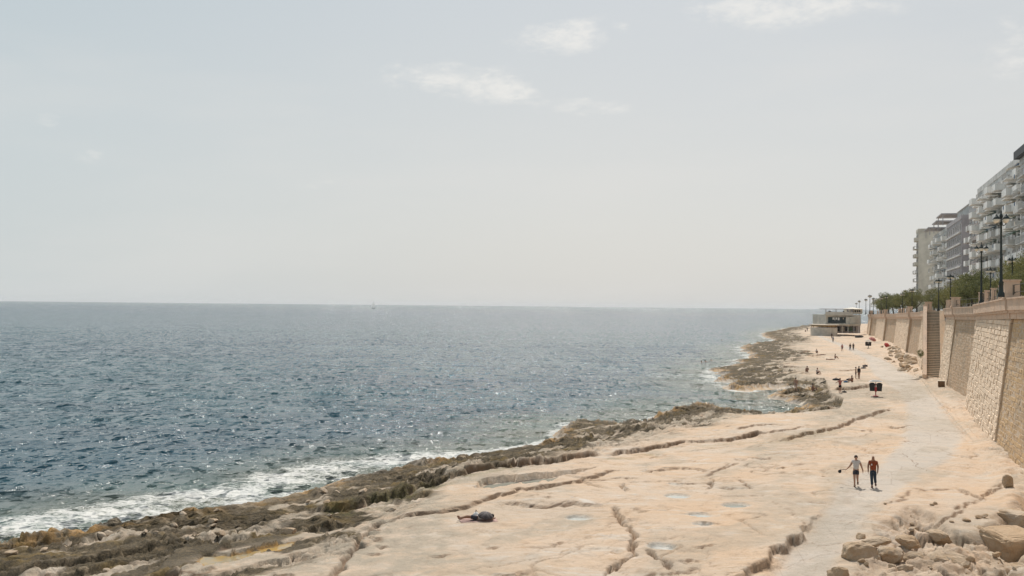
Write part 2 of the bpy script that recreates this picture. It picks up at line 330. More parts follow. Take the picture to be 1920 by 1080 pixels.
def terrain(X, Y):
    """height of the rock shelf and its stain and painted ledge-shade masks at any place"""
    wx = X+.35*fbm(X*.7, Y*.7, 4, 3); wy = Y+.35*fbm(X*.7+40, Y*.7, 4, 9)
    big = sm(Y, 90, 200)
    _, _, jg, _, _ = worley(X*1.5+.3*fbm(X*2, Y*2, 2, 13), Y*1.1, 12); _, _, jg2, _, _ = worley(X*3.7, Y*2.6, 13)
    wx = wx+.20*(1-.7*big)*(jg-.5)+.08*(jg2-.5); wy = wy-.30*(1-.7*big)*(jg-.5)+.12*(jg2-.5)
    sx = X+(.8+1.5*big)*fbm(X*.25, Y*.25, 4, 21); sy = Y+(.8+1.5*big)*fbm(X*.25+9, Y*.25, 4, 25)
    d, _, _, _ = pdist(sx, sy, shore)
    land = inside(sx, sy, landpoly)
    sd_ = np.where(land, d, -d)
    fr = 9.0+3.5*big+3*fbm(X*.12, Y*.12, 3, 31)+8*sm(-X, 2, 12)          # width of the worn, dark fringe
    fr = np.where(inside(X, Y, L((1545,700),(1740,700),(1720,790),(1400,800),(1420,785),(1515,770),(1575,765),(1582,745),(1556,735))), .8, fr)
    t = np.clip(sd_/fr, 0, 1)
    z = -1.0+.25*sm(sd_, 0, .5)+.75*sm(t, .1, 1.25)*1.0
    z = np.where(sd_ < 0, -1.0+sd_*.35, z)
    # long low undulation and thin strata
    und = .30*fbm(X*.09, Y*.07, 4, 5)
    q = und/.055; fq = np.floor(q); qq = fq+sm(q-fq, .78, 1.0)
    und = qq*.055*.75+und*.25
    z = z+und*sm(sd_, 1, 10)
    crust = sm(sd_, -1.0, .6)*(1-sm(sd_, fr*.72, fr*1.15))
    rg = ridged(X*.55, Y*.55, 5, 41); rg2 = ridged(X*1.9+3, Y*1.9, 4, 47)
    # strata of the fringe run along the shore
    sr = fbm(sd_*.9+fbm(X*.3, Y*.3, 3, 44)*1.6, (X*.6+Y*.8)*.16, 4, 51)
    rg3 = ridged(X*4.3+11, Y*4.3, 3, 49); sr2 = fbm(sd_*2.4+fbm(X*.5, Y*.5, 3, 45), (X*.6+Y*.8)*.4, 3, 53)
    rough_ = .45+.55*sm(fbm(X*.22, Y*.22, 3, 55), -.3, .3)
    z = z+crust*rough_*(.13*rg+.13*rg2+.08*rg3+.20*np.sign(sr)*np.abs(sr)**.5+.15*np.sign(sr2)*np.abs(sr2)**.5)
    z = z-.05*crust
    kc = np.flatnonzero((crust > .02) & (Y < 160))
    ua = (X*.59+Y*.81); va = (X*.81-Y*.59)
    wob = .35*fbm(X*1.1, Y*1.1, 3, 57)
    f1, f2, idr, ex, ey = worley(ua[kc]*.9+wob[kc], va[kc]*2.0+wob[kc], 1)
    blk = (idr-.5)*.26+ex*(VAL[(idr*4000).astype(int)]-.5)*.3+ey*(.5-idr)*.25
    z[kc] += crust[kc]*rough_[kc]*(blk-.20*(1-sm(f2-f1, .02, .16)))
    kc = np.flatnonzero((crust > .02) & (Y < 110))
    f1, f2, idr, ex, ey = worley(ua[kc]*3.1+wob[kc]*2, va[kc]*4.6+wob[kc]*2, 2)
    z[kc] += crust[kc]*rough_[kc]*((idr-.5)*.12-.06*(1-sm(f2-f1, .05, .2)))
    # thin plates and hairline joints of the open shelf
    f1, f2, idr, ex, ey = worley(ua*.22+wob*.6, va*.36+wob*.6, 3)
    plate = sm(sd_, 4, 9)*(1-crust)
    hair = (1-sm(f2-f1, .0, .022+.0001*Y))*sm(fbm(X*.2, Y*.2, 3, 58), -.15, .15)
    z = z+plate*((idr-.5)*.05-.05*hair)
    f1, f2, idr2, ex, ey = worley(ua*.9+wob*1.5, va*1.5+wob*1.5, 4)
    flake = sm(fbm(X*.16+20, Y*.16, 3, 59), .0, .25)
    z = z+plate*flake*((idr2-.5)*.045)
    # fine relief everywhere
    z = z+.022*fbm(X*1.3, Y*1.3, 6, 61, .62)+.022*np.clip(ridged(X*.8, Y*.8, 4, 66)-.45, 0, 1)
    # pits
    pit = sm(fbm(X*.5+7, Y*.35, 3, 71), .42, .6)*sm(fbm(X*1.6, Y*1.2, 3, 73), .05, .3)
    z = z-.10*pit
    lines = hair*plate*.45+plate*flake*(1-sm(f2-f1, .02, .08))*.25
    def near(pts, pad):
        xs = [p[0] for p in pts]; ys = [p[1] for p in pts]
        return (X > min(xs)-pad) & (X < max(xs)+pad) & (Y > min(ys)-pad) & (Y < max(ys)+pad)
    for ip, (pts, h, reach, gd) in enumerate(steps):
        k = near(pts, reach*4+1)
        if not k.any(): continue
        dd, side, run, Lt = pdist(wx[k], wy[k], pts)
        end = sm(np.minimum(run, Lt-run), -.01, min(1.5, Lt*.25))*1.0
        h = h*(.62 if ip < 5 else .46 if (reach > 1.7 and Lt > 6) else .27); reach_ = reach*1.8
        h2 = h*(.78+.35*fbm(run*.9, run*0+h*37, 3, 81)+.12*vn(run*3.1, dd*2, 85))*np.where((run <= 0) | (run >= Lt), np.exp(-dd*3), 1)*np.clip(.15+end, 0, 1)
        up = np.where(side > 0, np.exp(-(dd/reach_)**1.5), 0)
        sl = .03+.0005*Y[k]
        up = np.where(side > 0, up*sm(dd+.06*fbm(run*1.7, dd*2, 3, 87), -sl*.2, sl*1.4+.12*h), 0)
        gw = .13+.0010*Y[k]
        gr = np.where(side <= 0, np.exp(-(dd/gw)**2), 0)
        z[k] += h2*up-gd*gr*np.clip(end+.1, 0, 1)
        lines[k] = np.maximum(lines[k], (np.exp(-(dd/(.055+.10*h+.0007*Y[k]))**2))*np.clip(end, 0, 1)*np.clip(.7+h, 0, 1))  # shade of the ledge drops facing the camera, put into the colour mask
    for pts, hw, dep in cracks:
        k = near(pts, 3)
        if not k.any(): continue
        dd, side, run, Lt = pdist(wx[k], wy[k], pts)
        ww = .6*hw*(.6+.8*(.5+.5*vn(run*.9, run*0+5, 83)))
        g = 1-sm(dd, ww*.6, ww*1.25)
        z[k] -= dep*.8*g; lines[k] = np.maximum(lines[k], .8*g)
    # random short fractures of the shelf
    v1 = np.abs(fbm(X*.22+50, Y*.16, 4, 91)); v2 = sm(fbm(X*.12, Y*.1+33, 3, 95), .12, .3)
    fz = (1-sm(v1, .006, .02))*v2*sm(sd_, 2, 5)
    z = z-.10*fz; lines = np.maximum(lines, fz*.35)
    # walking path, worn flat
    pe = pdist(X+.25*fbm(X*1.1, Y*1.1, 3, 101), Y+.4*fbm(X*.9+4, Y*.9, 3, 103), pathpoly, True)[0]
    pin = inside(X+.2*fbm(X*1.1, Y*1.1, 3, 101), Y+.3*fbm(X*.9+4, Y*.9, 3, 103), pathpoly)
    pm = np.where(pin, sm(pe, 0, .5), 0)
    kd, ks, kr, kl = pdist(wx, wy, kerb_left)
    nearp = sm(kd, 14, 2)*(Y < 60)
    z = z*(1-pm)+(-.05+.012*fbm(X*.6, Y*.6, 4, 107))*pm
    k = Y < 52
    ins = (kr > 0) & (kr < kl)
    drop = np.where(ks <= 0, 1-sm(kd, .0, 7), 0)
    z = z-.26*drop*sm(kd, 0, .12)*sm(52-Y, 0, 6)
    z = z+np.where(ins & (ks > 0), .06*np.exp(-(kd/.5)**2)*(1+.8*vn(X*2, Y*2, 110)), 0)
    lines = np.maximum(lines, np.where(ins & (ks <= 0), (1-sm(kd, .1, .3))*.55, 0))
    kd, ks, kr, kl = pdist(X, Y, kerb_right)
    kk = (kr > 0) & (kr < kl)
    z = z+np.where(kk, .14*(1-sm(kd, .18, .26)), 0)
    # right foreground: the shelf has broken away
    rd = pdist(X+.6*fbm(X*.6, Y*.6, 4, 111), Y+.6*fbm(X*.6+7, Y*.6, 4, 113), rubble, True)[0]
    ri = inside(X+.6*fbm(X*.6, Y*.6, 4, 111), Y+.6*fbm(X*.6+7, Y*.6, 4, 113), rubble)
    rm = np.where(ri, sm(rd, 0, 1.3), 0)
    east = sm(X, 17.5, 24)
    z = z-rm*(.35+.85*east)+rm*(.20*ridged(X*.45, Y*.45, 5, 115)+.10*ridged(X*1.7, Y*1.7, 4, 117))
    kr_ = np.flatnonzero(rm > .01)
    if len(kr_):
        wq = .5*fbm(X[kr_]*.9, Y[kr_]*.9, 4, 119)
        f1, f2, idr, ex, ey = worley(X[kr_]*.72+wq, Y[kr_]*.5+wq, 7)
        z[kr_] += rm[kr_]*((idr-.45)*.5+ex*(VAL[(idr*3999).astype(int)]-.5)*.5+ey*.25-.34*(1-sm(f2-f1, .03, .16)))
        lines[kr_] = np.maximum(lines[kr_], rm[kr_]*(1-sm(f2-f1, .0, .12))*.9)
        f1, f2, idr, ex, ey = worley(X[kr_]*2.2+wq*2, Y[kr_]*1.7+wq*2, 8)
        z[kr_] += rm[kr_]*((idr-.5)*.11-.06*(1-sm(f2-f1, .03, .15)))
        lines[kr_] = np.maximum(lines[kr_], rm[kr_]*(1-sm(f2-f1, .0, .1))*.5)
    # strip along the wall: stones and dirt
    wd = wallx(Y)-X
    ws = (1-sm(wd, 1.2, 3.2))*sm(Y, 130, 150)
    z = z+ws*(.25+.25*ridged(X*.6, Y*.6, 4, 121))
    z = z+(1-sm(wd, .3, 1.6))*.22*(1+fbm(X, Y, 3, 123))
    pale = np.zeros(X.shape)
    for (px, py, r) in pans:
        e = np.sqrt(((X-px)/r)**2+((Y-py)/(r*.95))**2)
        z = z-.16*(1-sm(e, .75, 1.0)); pale = np.maximum(pale, 1-sm(e, .7, 1.15))
    rub = rm; lines = np.maximum(lines, .34*rm*sm(fbm(X*1.2, Y*1.2, 4, 163), -.3, .3))
    yi = inside(wx, wy, yellow); yd = pdist(wx, wy, yellow, True)[0]
    z = np.where(yi, np.minimum(z, -.50-.14*sm(yd, 0, .5)), np.where(yd < 1.3, np.maximum(z, -.50+.10*sm(yd, 0, .25)), z))
    bi = inside(wx, wy, basin); bd = pdist(wx, wy, basin, True)[0]
    z = np.where(bi, np.minimum(z, -.30-.12*sm(bd, 0, .5)), np.where(bd < 1.1, np.maximum(z, -.30+.06*sm(bd, 0, .3)), z))
    # masks
    dk = crust*sm(fbm(ua*.35, va*.9, 5, 131)*1.3+.62+.35*big-.80*t, .0, .25)
    band = fbm(sd_*.5, (X*.6+Y*.8)*.08+9, 3, 135)
    dk = np.clip(dk*(1.1+.6*band), 0, 1)
    dk = np.maximum(dk, .0)
    org = np.clip((1-sm(sd_, .2, 1.9))*sm(fbm(X*.35, Y*.35, 4, 141), -.25, .3)+np.where(yi, .9, 0), 0, 1)*(sd_ > -1.5)
    gpts = L((560,938),(640,940),(700,932),(812,905),(875,890),(960,876))
    gd_ = pdist(wx, wy, gpts)[0]; gp2 = pdist(wx, wy, L((1140,858),(1180,854),(1240,840),(1262,832)))[0]
    gm = np.clip((1-sm(gd_, .3, 1.3))+(1-sm(gp2, .2, .9)), 0, 1)*sm(fbm(X*.9, Y*.9, 3, 145), -.3, .2)
    gp3 = pdist(wx, wy, L((1320,832),(1475,824),(1560,806)))[0]
    gm = np.maximum(gm, .55*(1-sm(gp3, .3, 1.1)))
    wet = (1-sm(sd_, .0, 1.4))
    grey = sm(fbm(X*.10+3, Y*.08, 4, 151), -.1, .3)*(1-sm(sd_, 8, 30))+.8*crust+.45*sm(-X, -8, 6)*sm(fbm(X*.3, Y*.3, 4, 157), -.4, .3)+.35*rub*sm(fbm(X*.8, Y*.8, 4, 159), -.2, .3)+.55*sm(fbm(ua*.16, va*.4, 5, 153), .02, .3)
    ps = np.where(pin, sm(pe+.3*fbm(X*.9, Y*.9, 3, 161), -.15, .75), 0)
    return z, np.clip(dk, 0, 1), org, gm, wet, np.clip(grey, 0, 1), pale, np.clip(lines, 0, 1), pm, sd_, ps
def height(x, y):
    return float(terrain(np.array([x]), np.array([y]))[0][0])

def grid_mesh(name, V, nr, nc, keep=None):
    """V: (nr*nc,3)"""
    idx = np.arange(nr*nc).reshape(nr, nc)
    q = np.stack([idx[:-1, :-1], idx[:-1, 1:], idx[1:, 1:], idx[1:, :-1]], -1).reshape(-1, 4)
    if keep is not None: q = q[keep]
    used, inv = np.unique(q, return_inverse=True)
    me = bpy.data.meshes.new(name); vv = V[used].astype(np.float32)
    me.vertices.add(len(vv)); me.vertices.foreach_set('co', vv.ravel())
    n = len(q); me.loops.add(n*4); me.loops.foreach_set('vertex_index', inv.ravel().astype(np.int32))
    me.polygons.add(n); me.polygons.foreach_set('loop_start', np.arange(0, n*4, 4, dtype=np.int32))
    me.polygons.foreach_set('loop_total', np.full(n, 4, np.int32))
    me.update(calc_edges=True)
    return me, used
def set_attr(me, name, arr):
    a = me.attributes.new(name, 'FLOAT', 'POINT'); a.data.foreach_set('value', arr.astype(np.float32))
def link(o, parent=None):
    COL.objects.link(o)
    if parent: o.parent = parent
    return o
def tag(o, label=None, cat=None, group=None, kind=None):
    if label: o['label'] = label
    if cat: o['category'] = cat
    if group: o['group'] = group
    if kind: o['kind'] = kind
    return o
def structure(o): o['kind'] = 'structure'; return o

# rock shelf grid: rows go away from the shore's near end with growing spacing
NR, NC = 930, 800
rowY = np.concatenate([np.linspace(25, 33.8, 24), np.exp(np.linspace(math.log(34), math.log(640), NR-24))])
sY = np.array([p[1] for p in shore]); 
def leftx(Y):
    r = np.full(Y.shape, 1e9)
    for i in range(len(shore)-1):
        (ax, ay), (bx, by) = shore[i], shore[i+1]
        for t in np.linspace(0, 1, 6):
            x = ax+t*(bx-ax); y = ay+t*(by-ay)
            r = np.minimum(r, np.where(np.abs(Y-y) < 5+.03*Y, x, 1e9))
    return r
lx = leftx(rowY); bad = lx > 1e8
lx[bad] = np.interp(rowY[bad], rowY[~bad], lx[~bad])
lx = np.maximum(lx, -31)
lx = np.minimum(lx, np.interp(rowY, [26, 34, 44], [-48, -40, 0]) if False else lx)
lx[rowY < 42] = -31
lx = np.convolve(np.pad(lx, 12, 'edge'), np.ones(25)/25, 'valid')-2.5
rx = wallx(rowY)+1.5
rx = np.where(rowY > 400, rx+(rowY-400)*.9, rx)
U = np.linspace(0, 1, NC)
X = lx[:, None]+(rx-lx)[:, None]*U[None, :]; Y = np.repeat(rowY[:, None], NC, 1)
X = X.ravel(); Y = Y.ravel()
T = terrain(X, Y)
V = np.stack([X, Y, T[0]], 1)
pmf = T[8].reshape(NR, NC)
pq = (pmf[:-1, :-1]+pmf[1:, 1:]+pmf[:-1, 1:]+pmf[1:, :-1]).ravel()/4 > .5
def rockmat(name, path):
    m = bpy.data.materials.new(name); m.use_nodes = True; t = NT(m.node_tree); t.n.clear()
    A = lambda k: t.N('ShaderNodeAttribute', attribute_name=k).outputs['Fac']
    pos = t.N('ShaderNodeNewGeometry').outputs['Position']
    n1 = t.noise(pos, .16, 6, .62); n2 = t.noise(pos, 1.1, 7, .68); n3 = t.noise(pos, 7.0, 6, .7); n4 = t.noise(pos, .4, 5, .6, dist=.6)
    stre = t.noise(t.N('ShaderNodeMapping', {0: pos, 'Rotation': (0, 0, .55), 'Scale': (.25, 1.6, 1)}).outputs[0], .8, 6, .65)
    c = t.mix(t.ramp(n1, .35, .66), (.555, .405, .280), (.54, .43, .33))
    c = t.mix(t.ramp(n4, .5, .75, 0, .6), c, (.50, .465, .41))
    c = t.mix(t.ramp(stre, .52, .7, 0, .7), c, (.57, .52, .45))
    wh = t.noise(t.N('ShaderNodeMapping', {0: pos, 'Rotation': (0, 0, .5), 'Scale': (.5, 1.3, 1)}).outputs[0], .35, 6, .7, dist=.5)
    c = t.mix(t.ramp(wh, .6, .68, 0, .6), c, (.60, .58, .54))
    c = t.mix(t.ramp(n2, .54, .72, 0, .7), c, (.44, .29, .175))
    c = t.mix(t.ramp(n3, .56, .76, 0, .45), c, (.33, .25, .18))
    sp = t.noise(pos, 2.6, 4, .8)
    c = t.mix(t.ramp(sp, .62, .70, 0, .7), c, (.27, .21, .16))
    pp = t.noise(t.N('ShaderNodeMapping', {0: pos, 'Rotation': (0, 0, .55), 'Scale': (.6, 2.4, 1)}).outputs[0], 1.5, 6, .72)
    c = t.mix(t.ramp(pp, .57, .66, 0, .55), c, (.36, .25, .16))
    if True:
        k = t.mix(t.ramp(n1, .35, .65), (.505, .452, .392), (.46, .415, .362))
        k = t.mix(t.ramp(n2, .5, .75, 0, .5), k, (.43, .37, .31))
        k = t.mix(t.ramp(stre, .5, .7, 0, .45), k, (.56, .46, .36))
        k = t.mix(t.ramp(n3, .58, .75, 0, .35), k, (.34, .29, .24))
        vor = t.N('ShaderNodeTexVoronoi', {'Vector': t.N('ShaderNodeMapping', {0: pos, 'Scale': (.35, .22, 1), 'Rotation': (0, 0, -.35)}).outputs[0], 'Scale': 1.0}, feature='DISTANCE_TO_EDGE').outputs[0]
        k = t.mix(t.ramp(vor, .0, .012, .4, 0), k, (.25, .2, .16))
        c = t.mix(t.math('MULTIPLY', A('worn'), t.ramp(n2, .25, .6, .6, .95)), c, k)
    c = t.mix(t.math('MULTIPLY', A('grey'), t.ramp(n2, .25, .6)), c, t.mix(n3, (.30, .25, .19), (.43, .37, .29)))
    bl = t.noise(pos, .55, 7, .74, dist=.3)
    c = t.mix(t.ramp(bl, .56, .64, 0, .38), c, (.35, .27, .20))
    c = t.mix(t.ramp(bl, .42, .34, 0, .35), c, (.62, .56, .48))
    c = t.mix(t.math('MULTIPLY', A('line'), .9), c, (.17, .105, .062))  # dark joints, plus brown shade painted along the ledge faces
    dcol = t.mix(t.ramp(n3, .35, .65), (.036, .030, .019), (.125, .097, .060))
    dcol = t.mix(t.ramp(n2, .5, .75, 0, .7), dcol, (.225, .168, .105))
    dcol = t.mix(t.ramp(n4, .5, .68, 0, .6), dcol, (.20, .135, .045))
    dcol = t.mix(t.ramp(stre, .56, .66, 0, .7), dcol, (.34, .27, .185))
    c = t.mix(t.math('MULTIPLY', A('dark'), t.ramp(n3, .15, .5, .55, 1.0)), c, dcol)
    c = t.mix(t.math('MULTIPLY', A('green'), t.ramp(n3, .35, .65, .0, .6)), c, (.12, .115, .04))
    c = t.mix(t.math('MULTIPLY', A('algae'), t.ramp(n2, .38, .58)), c, t.mix(n3, (.42, .23, .055), (.27, .16, .06)))
    c = t.mix(t.math('MULTIPLY', A('pale'), .8), c, (.58, .58, .54))
    wet = A('wet')
    rough = t.ramp(wet, 0, 1, .93, .45)
    P = t.N('ShaderNodeBsdfPrincipled', {0: c, 'Roughness': rough, 'Specular IOR Level': .2})
    hgt = t.math('ADD', t.math('MULTIPLY', n3, .35), t.math('ADD', t.math('MULTIPLY', t.noise(pos, 26.0, 4, .7), .15), n2))
    b = t.N('ShaderNodeBump', {'Height': hgt, 'Strength': .8, 'Distance': .2})
    t.l.new(b.outputs[0], P.inputs['Normal'])
    t.N('ShaderNodeOutputMaterial', {0: P.outputs[0]})
    return m
M['rock'] = rockmat('shelf_limestone', False); M['path'] = M['rock']
for nm, keep, mt in (('rock_shelf', ~pq, M['rock']), ('path', pq, M['path'])):
    me, used = grid_mesh(nm, V, NR, NC, keep)
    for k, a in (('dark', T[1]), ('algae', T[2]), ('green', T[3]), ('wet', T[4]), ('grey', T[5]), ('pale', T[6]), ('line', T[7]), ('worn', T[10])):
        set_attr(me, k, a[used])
    me.materials.append(mt)
    structure(link(bpy.data.objects.new(nm, me)))

# ------------------------------------------------------------------ sea
rY = np.concatenate([np.exp(np.linspace(math.log(30), math.log(420), 520)), np.exp(np.linspace(math.log(425), math.log(22000), 90))])
nC = 620
un = np.linspace(-1, 1, nC)
SX = rY[:, None]*(un*.98-.10)[None, :]+np.where(un[None, :] < 0, -1, 1)*0-4*0
SX = SX-(18*(1-un)/2)[None, :]
SY = np.repeat(rY[:, None], nC, 1)
sx, sy = SX.ravel(), SY.ravel()
rw = np.random.RandomState(5)
sp = np.maximum(.0052*sy, 1.96*sy/nC)
zz_ = np.zeros(sx.shape)
nearm = sy < 900
wxs = sx+1.2*fbm(sx*.08, sy*.08, 3, 201); wys = sy+1.2*fbm(sx*.08+5, sy*.08, 3, 207)
for i in range(34):
    lam = 1.3*(1.13**i) if i < 20 else rw.uniform(1.5, 9)
    th = math.radians(-90+rw.normal(-12, 26)); k = 2*math.pi/lam
    amp = lam*.0042*(1 if lam < 7 else .6)
    ph = k*(wxs*math.cos(th)+wys*math.sin(th))+rw.uniform(0, 6.28)
    s_ = np.sin(ph)
    h = (1-np.abs(np.sin(ph*.5)))*1.6-.6 if i % 3 else s_
    zz_ += amp*h*np.clip((lam/sp-2.2)/2, 0, 1)
dS = pdist(sx, sy, shore)[0]; lnd = inside(sx, sy, landpoly)
sdS = np.where(lnd, -dS, dS)
zz_ *= .45+.55*sm(sdS, 1, 9)
gust = .6+.55*fbm(sx*.03, sy*.015, 3, 221); zz_ *= gust
foamw = 1.5+1.2*fbm(sx*.05, sy*.05, 2, 231)+8.5*sm(-sx, -2, 14)+3*sm(sy, 100, 160)
foam = (1-sm(sdS, foamw*.35, foamw*1.15))*(.75+.5*fbm(sx*.35, sy*.35, 4, 235))
swash = sm(sx, 12, -5)*np.exp(-((sdS-foamw*.55)/2.0)**2)*.35
inner = inside(sx, sy, gps([(1400,738),(1470,728),(1530,732),(1530,770),(1420,790),(1390,770)], SEA))
foam = np.where(inner, foam*.35, foam)
farfoam = .5*sm(fbm(sx*.10, sy*.05, 4, 241), .28, .5)*sm(sy, 100, 150)*(1-sm(sdS, 12, 55))
foam = np.clip(foam+swash+farfoam, 0, 1)
zz_ += .10*foam*fbm(sx*1.2, sy*1.2, 3, 245)+.22*swash
shal = 1-sm(sdS, 2, 18+6*fbm(sx*.06, sy*.04, 3, 251))
VS = np.stack([sx, sy, SEA+zz_], 1)
me, used = grid_mesh('sea', VS, len(rY), nC)
set_attr(me, 'foam', foam[used]); set_attr(me, 'shallow', np.clip(shal, 0, 1)[used])
me.polygons.foreach_set('use_smooth', np.ones(len(me.polygons), bool))
def watermat():
    m = bpy.data.materials.new('sea_water'); m.use_nodes = True; t = NT(m.node_tree); t.n.clear()
    A = lambda k: t.N('ShaderNodeAttribute', attribute_name=k).outputs['Fac']
    pos = t.N('ShaderNodeNewGeometry').outputs['Position']
    mp = lambda sxx, syy, r=0: t.N('ShaderNodeMapping', {0: pos, 'Scale': (sxx, syy, 1), 'Rotation': (0, 0, r)}).outputs[0]
    big = t.noise(mp(.006, .02), 1.0, 4, .6); med = t.noise(mp(.05, .16, .1), 1.0, 4, .6)
    deep = t.mix(t.ramp(big, .35, .65), (.010, .060, .088), (.018, .080, .102))
    deep = t.mix(t.ramp(med, .4, .7, 0, .7), deep, (.008, .042, .068))
    c = t.mix(t.math('MULTIPLY', A('shallow'), .75), deep, t.mix(t.ramp(med, .4, .6), (.10, .135, .095), (.15, .155, .10)))
    f = A('foam')
    fn = t.noise(mp(.9, 1.2), 1.0, 7, .72, dist=.8); fv = t.noise(mp(3.5, 4.5), 1.0, 5, .7)
    nz_ = t.math('MULTIPLY', t.math('SUBTRACT', t.math('ADD', t.math('MULTIPLY', fn, .62), t.math('MULTIPLY', fv, .38)), .5), 3.0)
    fm = t.math('MULTIPLY', t.ramp(t.math('ADD', t.math('MULTIPLY', f, .85), nz_), .46, .90), t.ramp(f, .02, .2))
    c2 = t.mix(t.math('MULTIPLY', fm, .80), c, (.66, .655, .63))
    rough = t.N('ShaderNodeMapRange', {0: fm, 3: .13, 4: .9}).outputs[0]
    w1 = t.noise(mp(.5, 1.1, .15), 1.0, 3, .6, dist=.4); w2 = t.noise(mp(1.8, 3.4, -.2), 1.0, 3, .6); w3 = t.noise(mp(.10, .24, .2), 1.0, 3, .6); w4 = t.noise(mp(6, 9, .1), 1.0, 2, .6)
    h = t.math('ADD', t.math('ADD', t.math('MULTIPLY', w1, .42), t.math('MULTIPLY', w2, .17)), t.math('ADD', t.math('MULTIPLY', w3, 1.1), t.math('MULTIPLY', w4, .05)))
    b = t.N('ShaderNodeBump', {'Height': h, 'Strength': 1.0, 'Distance': .85})
    def slope(sxx, syy, r, k, det=3):
        n = t.N('ShaderNodeTexNoise', {'Vector': mp(sxx, syy, r), 'Scale': 1.0, 'Detail': det, 'Roughness': .6})
        v = t.N('ShaderNodeVectorMath', {0: n.outputs['Color'], 1: (.5, .5, .5)}, operation='SUBTRACT').outputs[0]
        return t.N('ShaderNodeVectorMath', {0: v, 1: (k*.45, k*1.25, 0)}, operation='MULTIPLY').outputs[0]
    va = lambda a, c_: t.N('ShaderNodeVectorMath', {0: a, 1: c_}, operation='ADD').outputs[0]
    gl = t.noise(mp(.02, .05, .2), 1.0, 4, .6)
    chop = t.N('ShaderNodeVectorMath', {0: va(slope(2.2, 4.5, .2, 1.15), slope(.7, 1.6, -.1, .75, 5)), 3: t.ramp(gl, .3, .7, .55, 1.25)}, operation='SCALE').outputs[0]
    def facet(sxx, syy, r, k):
        n = t.N('ShaderNodeTexVoronoi', {'Vector': mp(sxx, syy, r), 'Scale': 1.0}, feature='F1')
        v = t.N('ShaderNodeVectorMath', {0: n.outputs['Color'], 1: (.5, .5, .5)}, operation='SUBTRACT').outputs[0]
        v = t.N('ShaderNodeVectorMath', {0: v, 1: (2, 2, 0)}, operation='MULTIPLY').outputs[0]
        a2 = t.N('ShaderNodeVectorMath', {0: v, 1: v}, operation='MULTIPLY').outputs[0]
        v = t.N('ShaderNodeVectorMath', {0: a2, 1: v}, operation='MULTIPLY').outputs[0]
        return t.N('ShaderNodeVectorMath', {0: v, 1: (k*.5, k, 0)}, operation='MULTIPLY').outputs[0]
    fc = va(facet(3.4, 2.1, .15, .95), facet(1.3, .7, -.1, .85))
    chop = va(chop, fc)
    nv = t.N('ShaderNodeVectorMath', {0: va(b.outputs[0], chop)}, operation='NORMALIZE').outputs[0]
    P = t.N('ShaderNodeBsdfPrincipled', {0: c2, 'Roughness': rough, 'IOR': 1.33, 'Specular IOR Level': .40, 'Normal': nv})
    t.N('ShaderNodeOutputMaterial', {0: P.outputs[0]})
    return m
M['water'] = watermat(); me.materials.append(M['water'])
structure(link(bpy.data.objects.new('sea', me)))
# wide flat water beyond the wave mesh so the horizon goes on to both sides
def flat(name, pts, z, m):
    me = bpy.data.meshes.new(name); me.from_pydata([(x, y, z) for x, y in pts], [], [tuple(range(len(pts)))]); me.materials.append(m)
    return link(bpy.data.objects.new(name, me))
structure(flat('open_water', [(-24000, -300), (24000, -300), (24000, 24000), (-24000, 24000)], SEA-.6, M['water']))

# still pools left on the rock
def poolmat():
    m = bpy.data.materials.new('pool_water'); m.use_nodes = True; t = NT(m.node_tree); t.n.clear()
    pos = t.N('ShaderNodeNewGeometry').outputs['Position']
    P = t.N('ShaderNodeBsdfPrincipled', {0: t.mix(t.noise(pos, .8, 4, .6), (.30, .30, .25), (.20, .21, .18)), 'Roughness': .12, 'IOR': 1.33})
    b = t.N('ShaderNodeBump', {'Height': t.noise(pos, 5.0, 3, .5), 'Strength': .25, 'Distance': .02}); t.l.new(b.outputs[0], P.inputs['Normal'])
    t.N('ShaderNodeOutputMaterial', {0: P.outputs[0]}); return m
M['pool'] = poolmat()
M['milk'] = mat('salt_pan_water', (.46, .47, .43), .2, var=.15, vscale=1.5, spec=.6)
M['pool_yellow'] = mat('algae_pool_water', (.36, .22, .05), .2, var=.3, vscale=1.4, spec=.5, col2=(.26, .22, .14))
def blobpts(cx, cy, rx_, ry_, n=28, s=0):
    return [(cx+rx_*math.cos(a)*(1+.12*math.sin(3*a+s)+.06*math.sin(5*a+s*2)), cy+ry_*math.sin(a)*(1+.10*math.cos(2*a+s))) for a in [i*2*math.pi/n for i in range(n)]]
for i, (px, py, r) in enumerate(pans):
    zb = min(height(px+dx, py+dy) for dx, dy in ((0, 0), (.3, 0), (0, .3), (-.3, 0), (0, -.3)))+.07
    structure(flat('tide_pool', blobpts(px, py, r*.92, r*.9, 28, i), zb, M['milk'] if i != 0 else M['pool']))
def grow(pts, d):
    cx_ = sum(p[0] for p in pts)/len(pts); cy_ = sum(p[1] for p in pts)/len(pts)
    return [(x+(x-cx_)/max(.1, math.hypot(x-cx_, y-cy_))*d, y+(y-cy_)/max(.1, math.hypot(x-cx_, y-cy_))*d) for x, y in pts]
structure(flat('tide_pool', grow(yellow, .55), -.53, M['pool_yellow']))
structure(flat('tide_pool', grow(basin, .5), -.335, M['pool']))

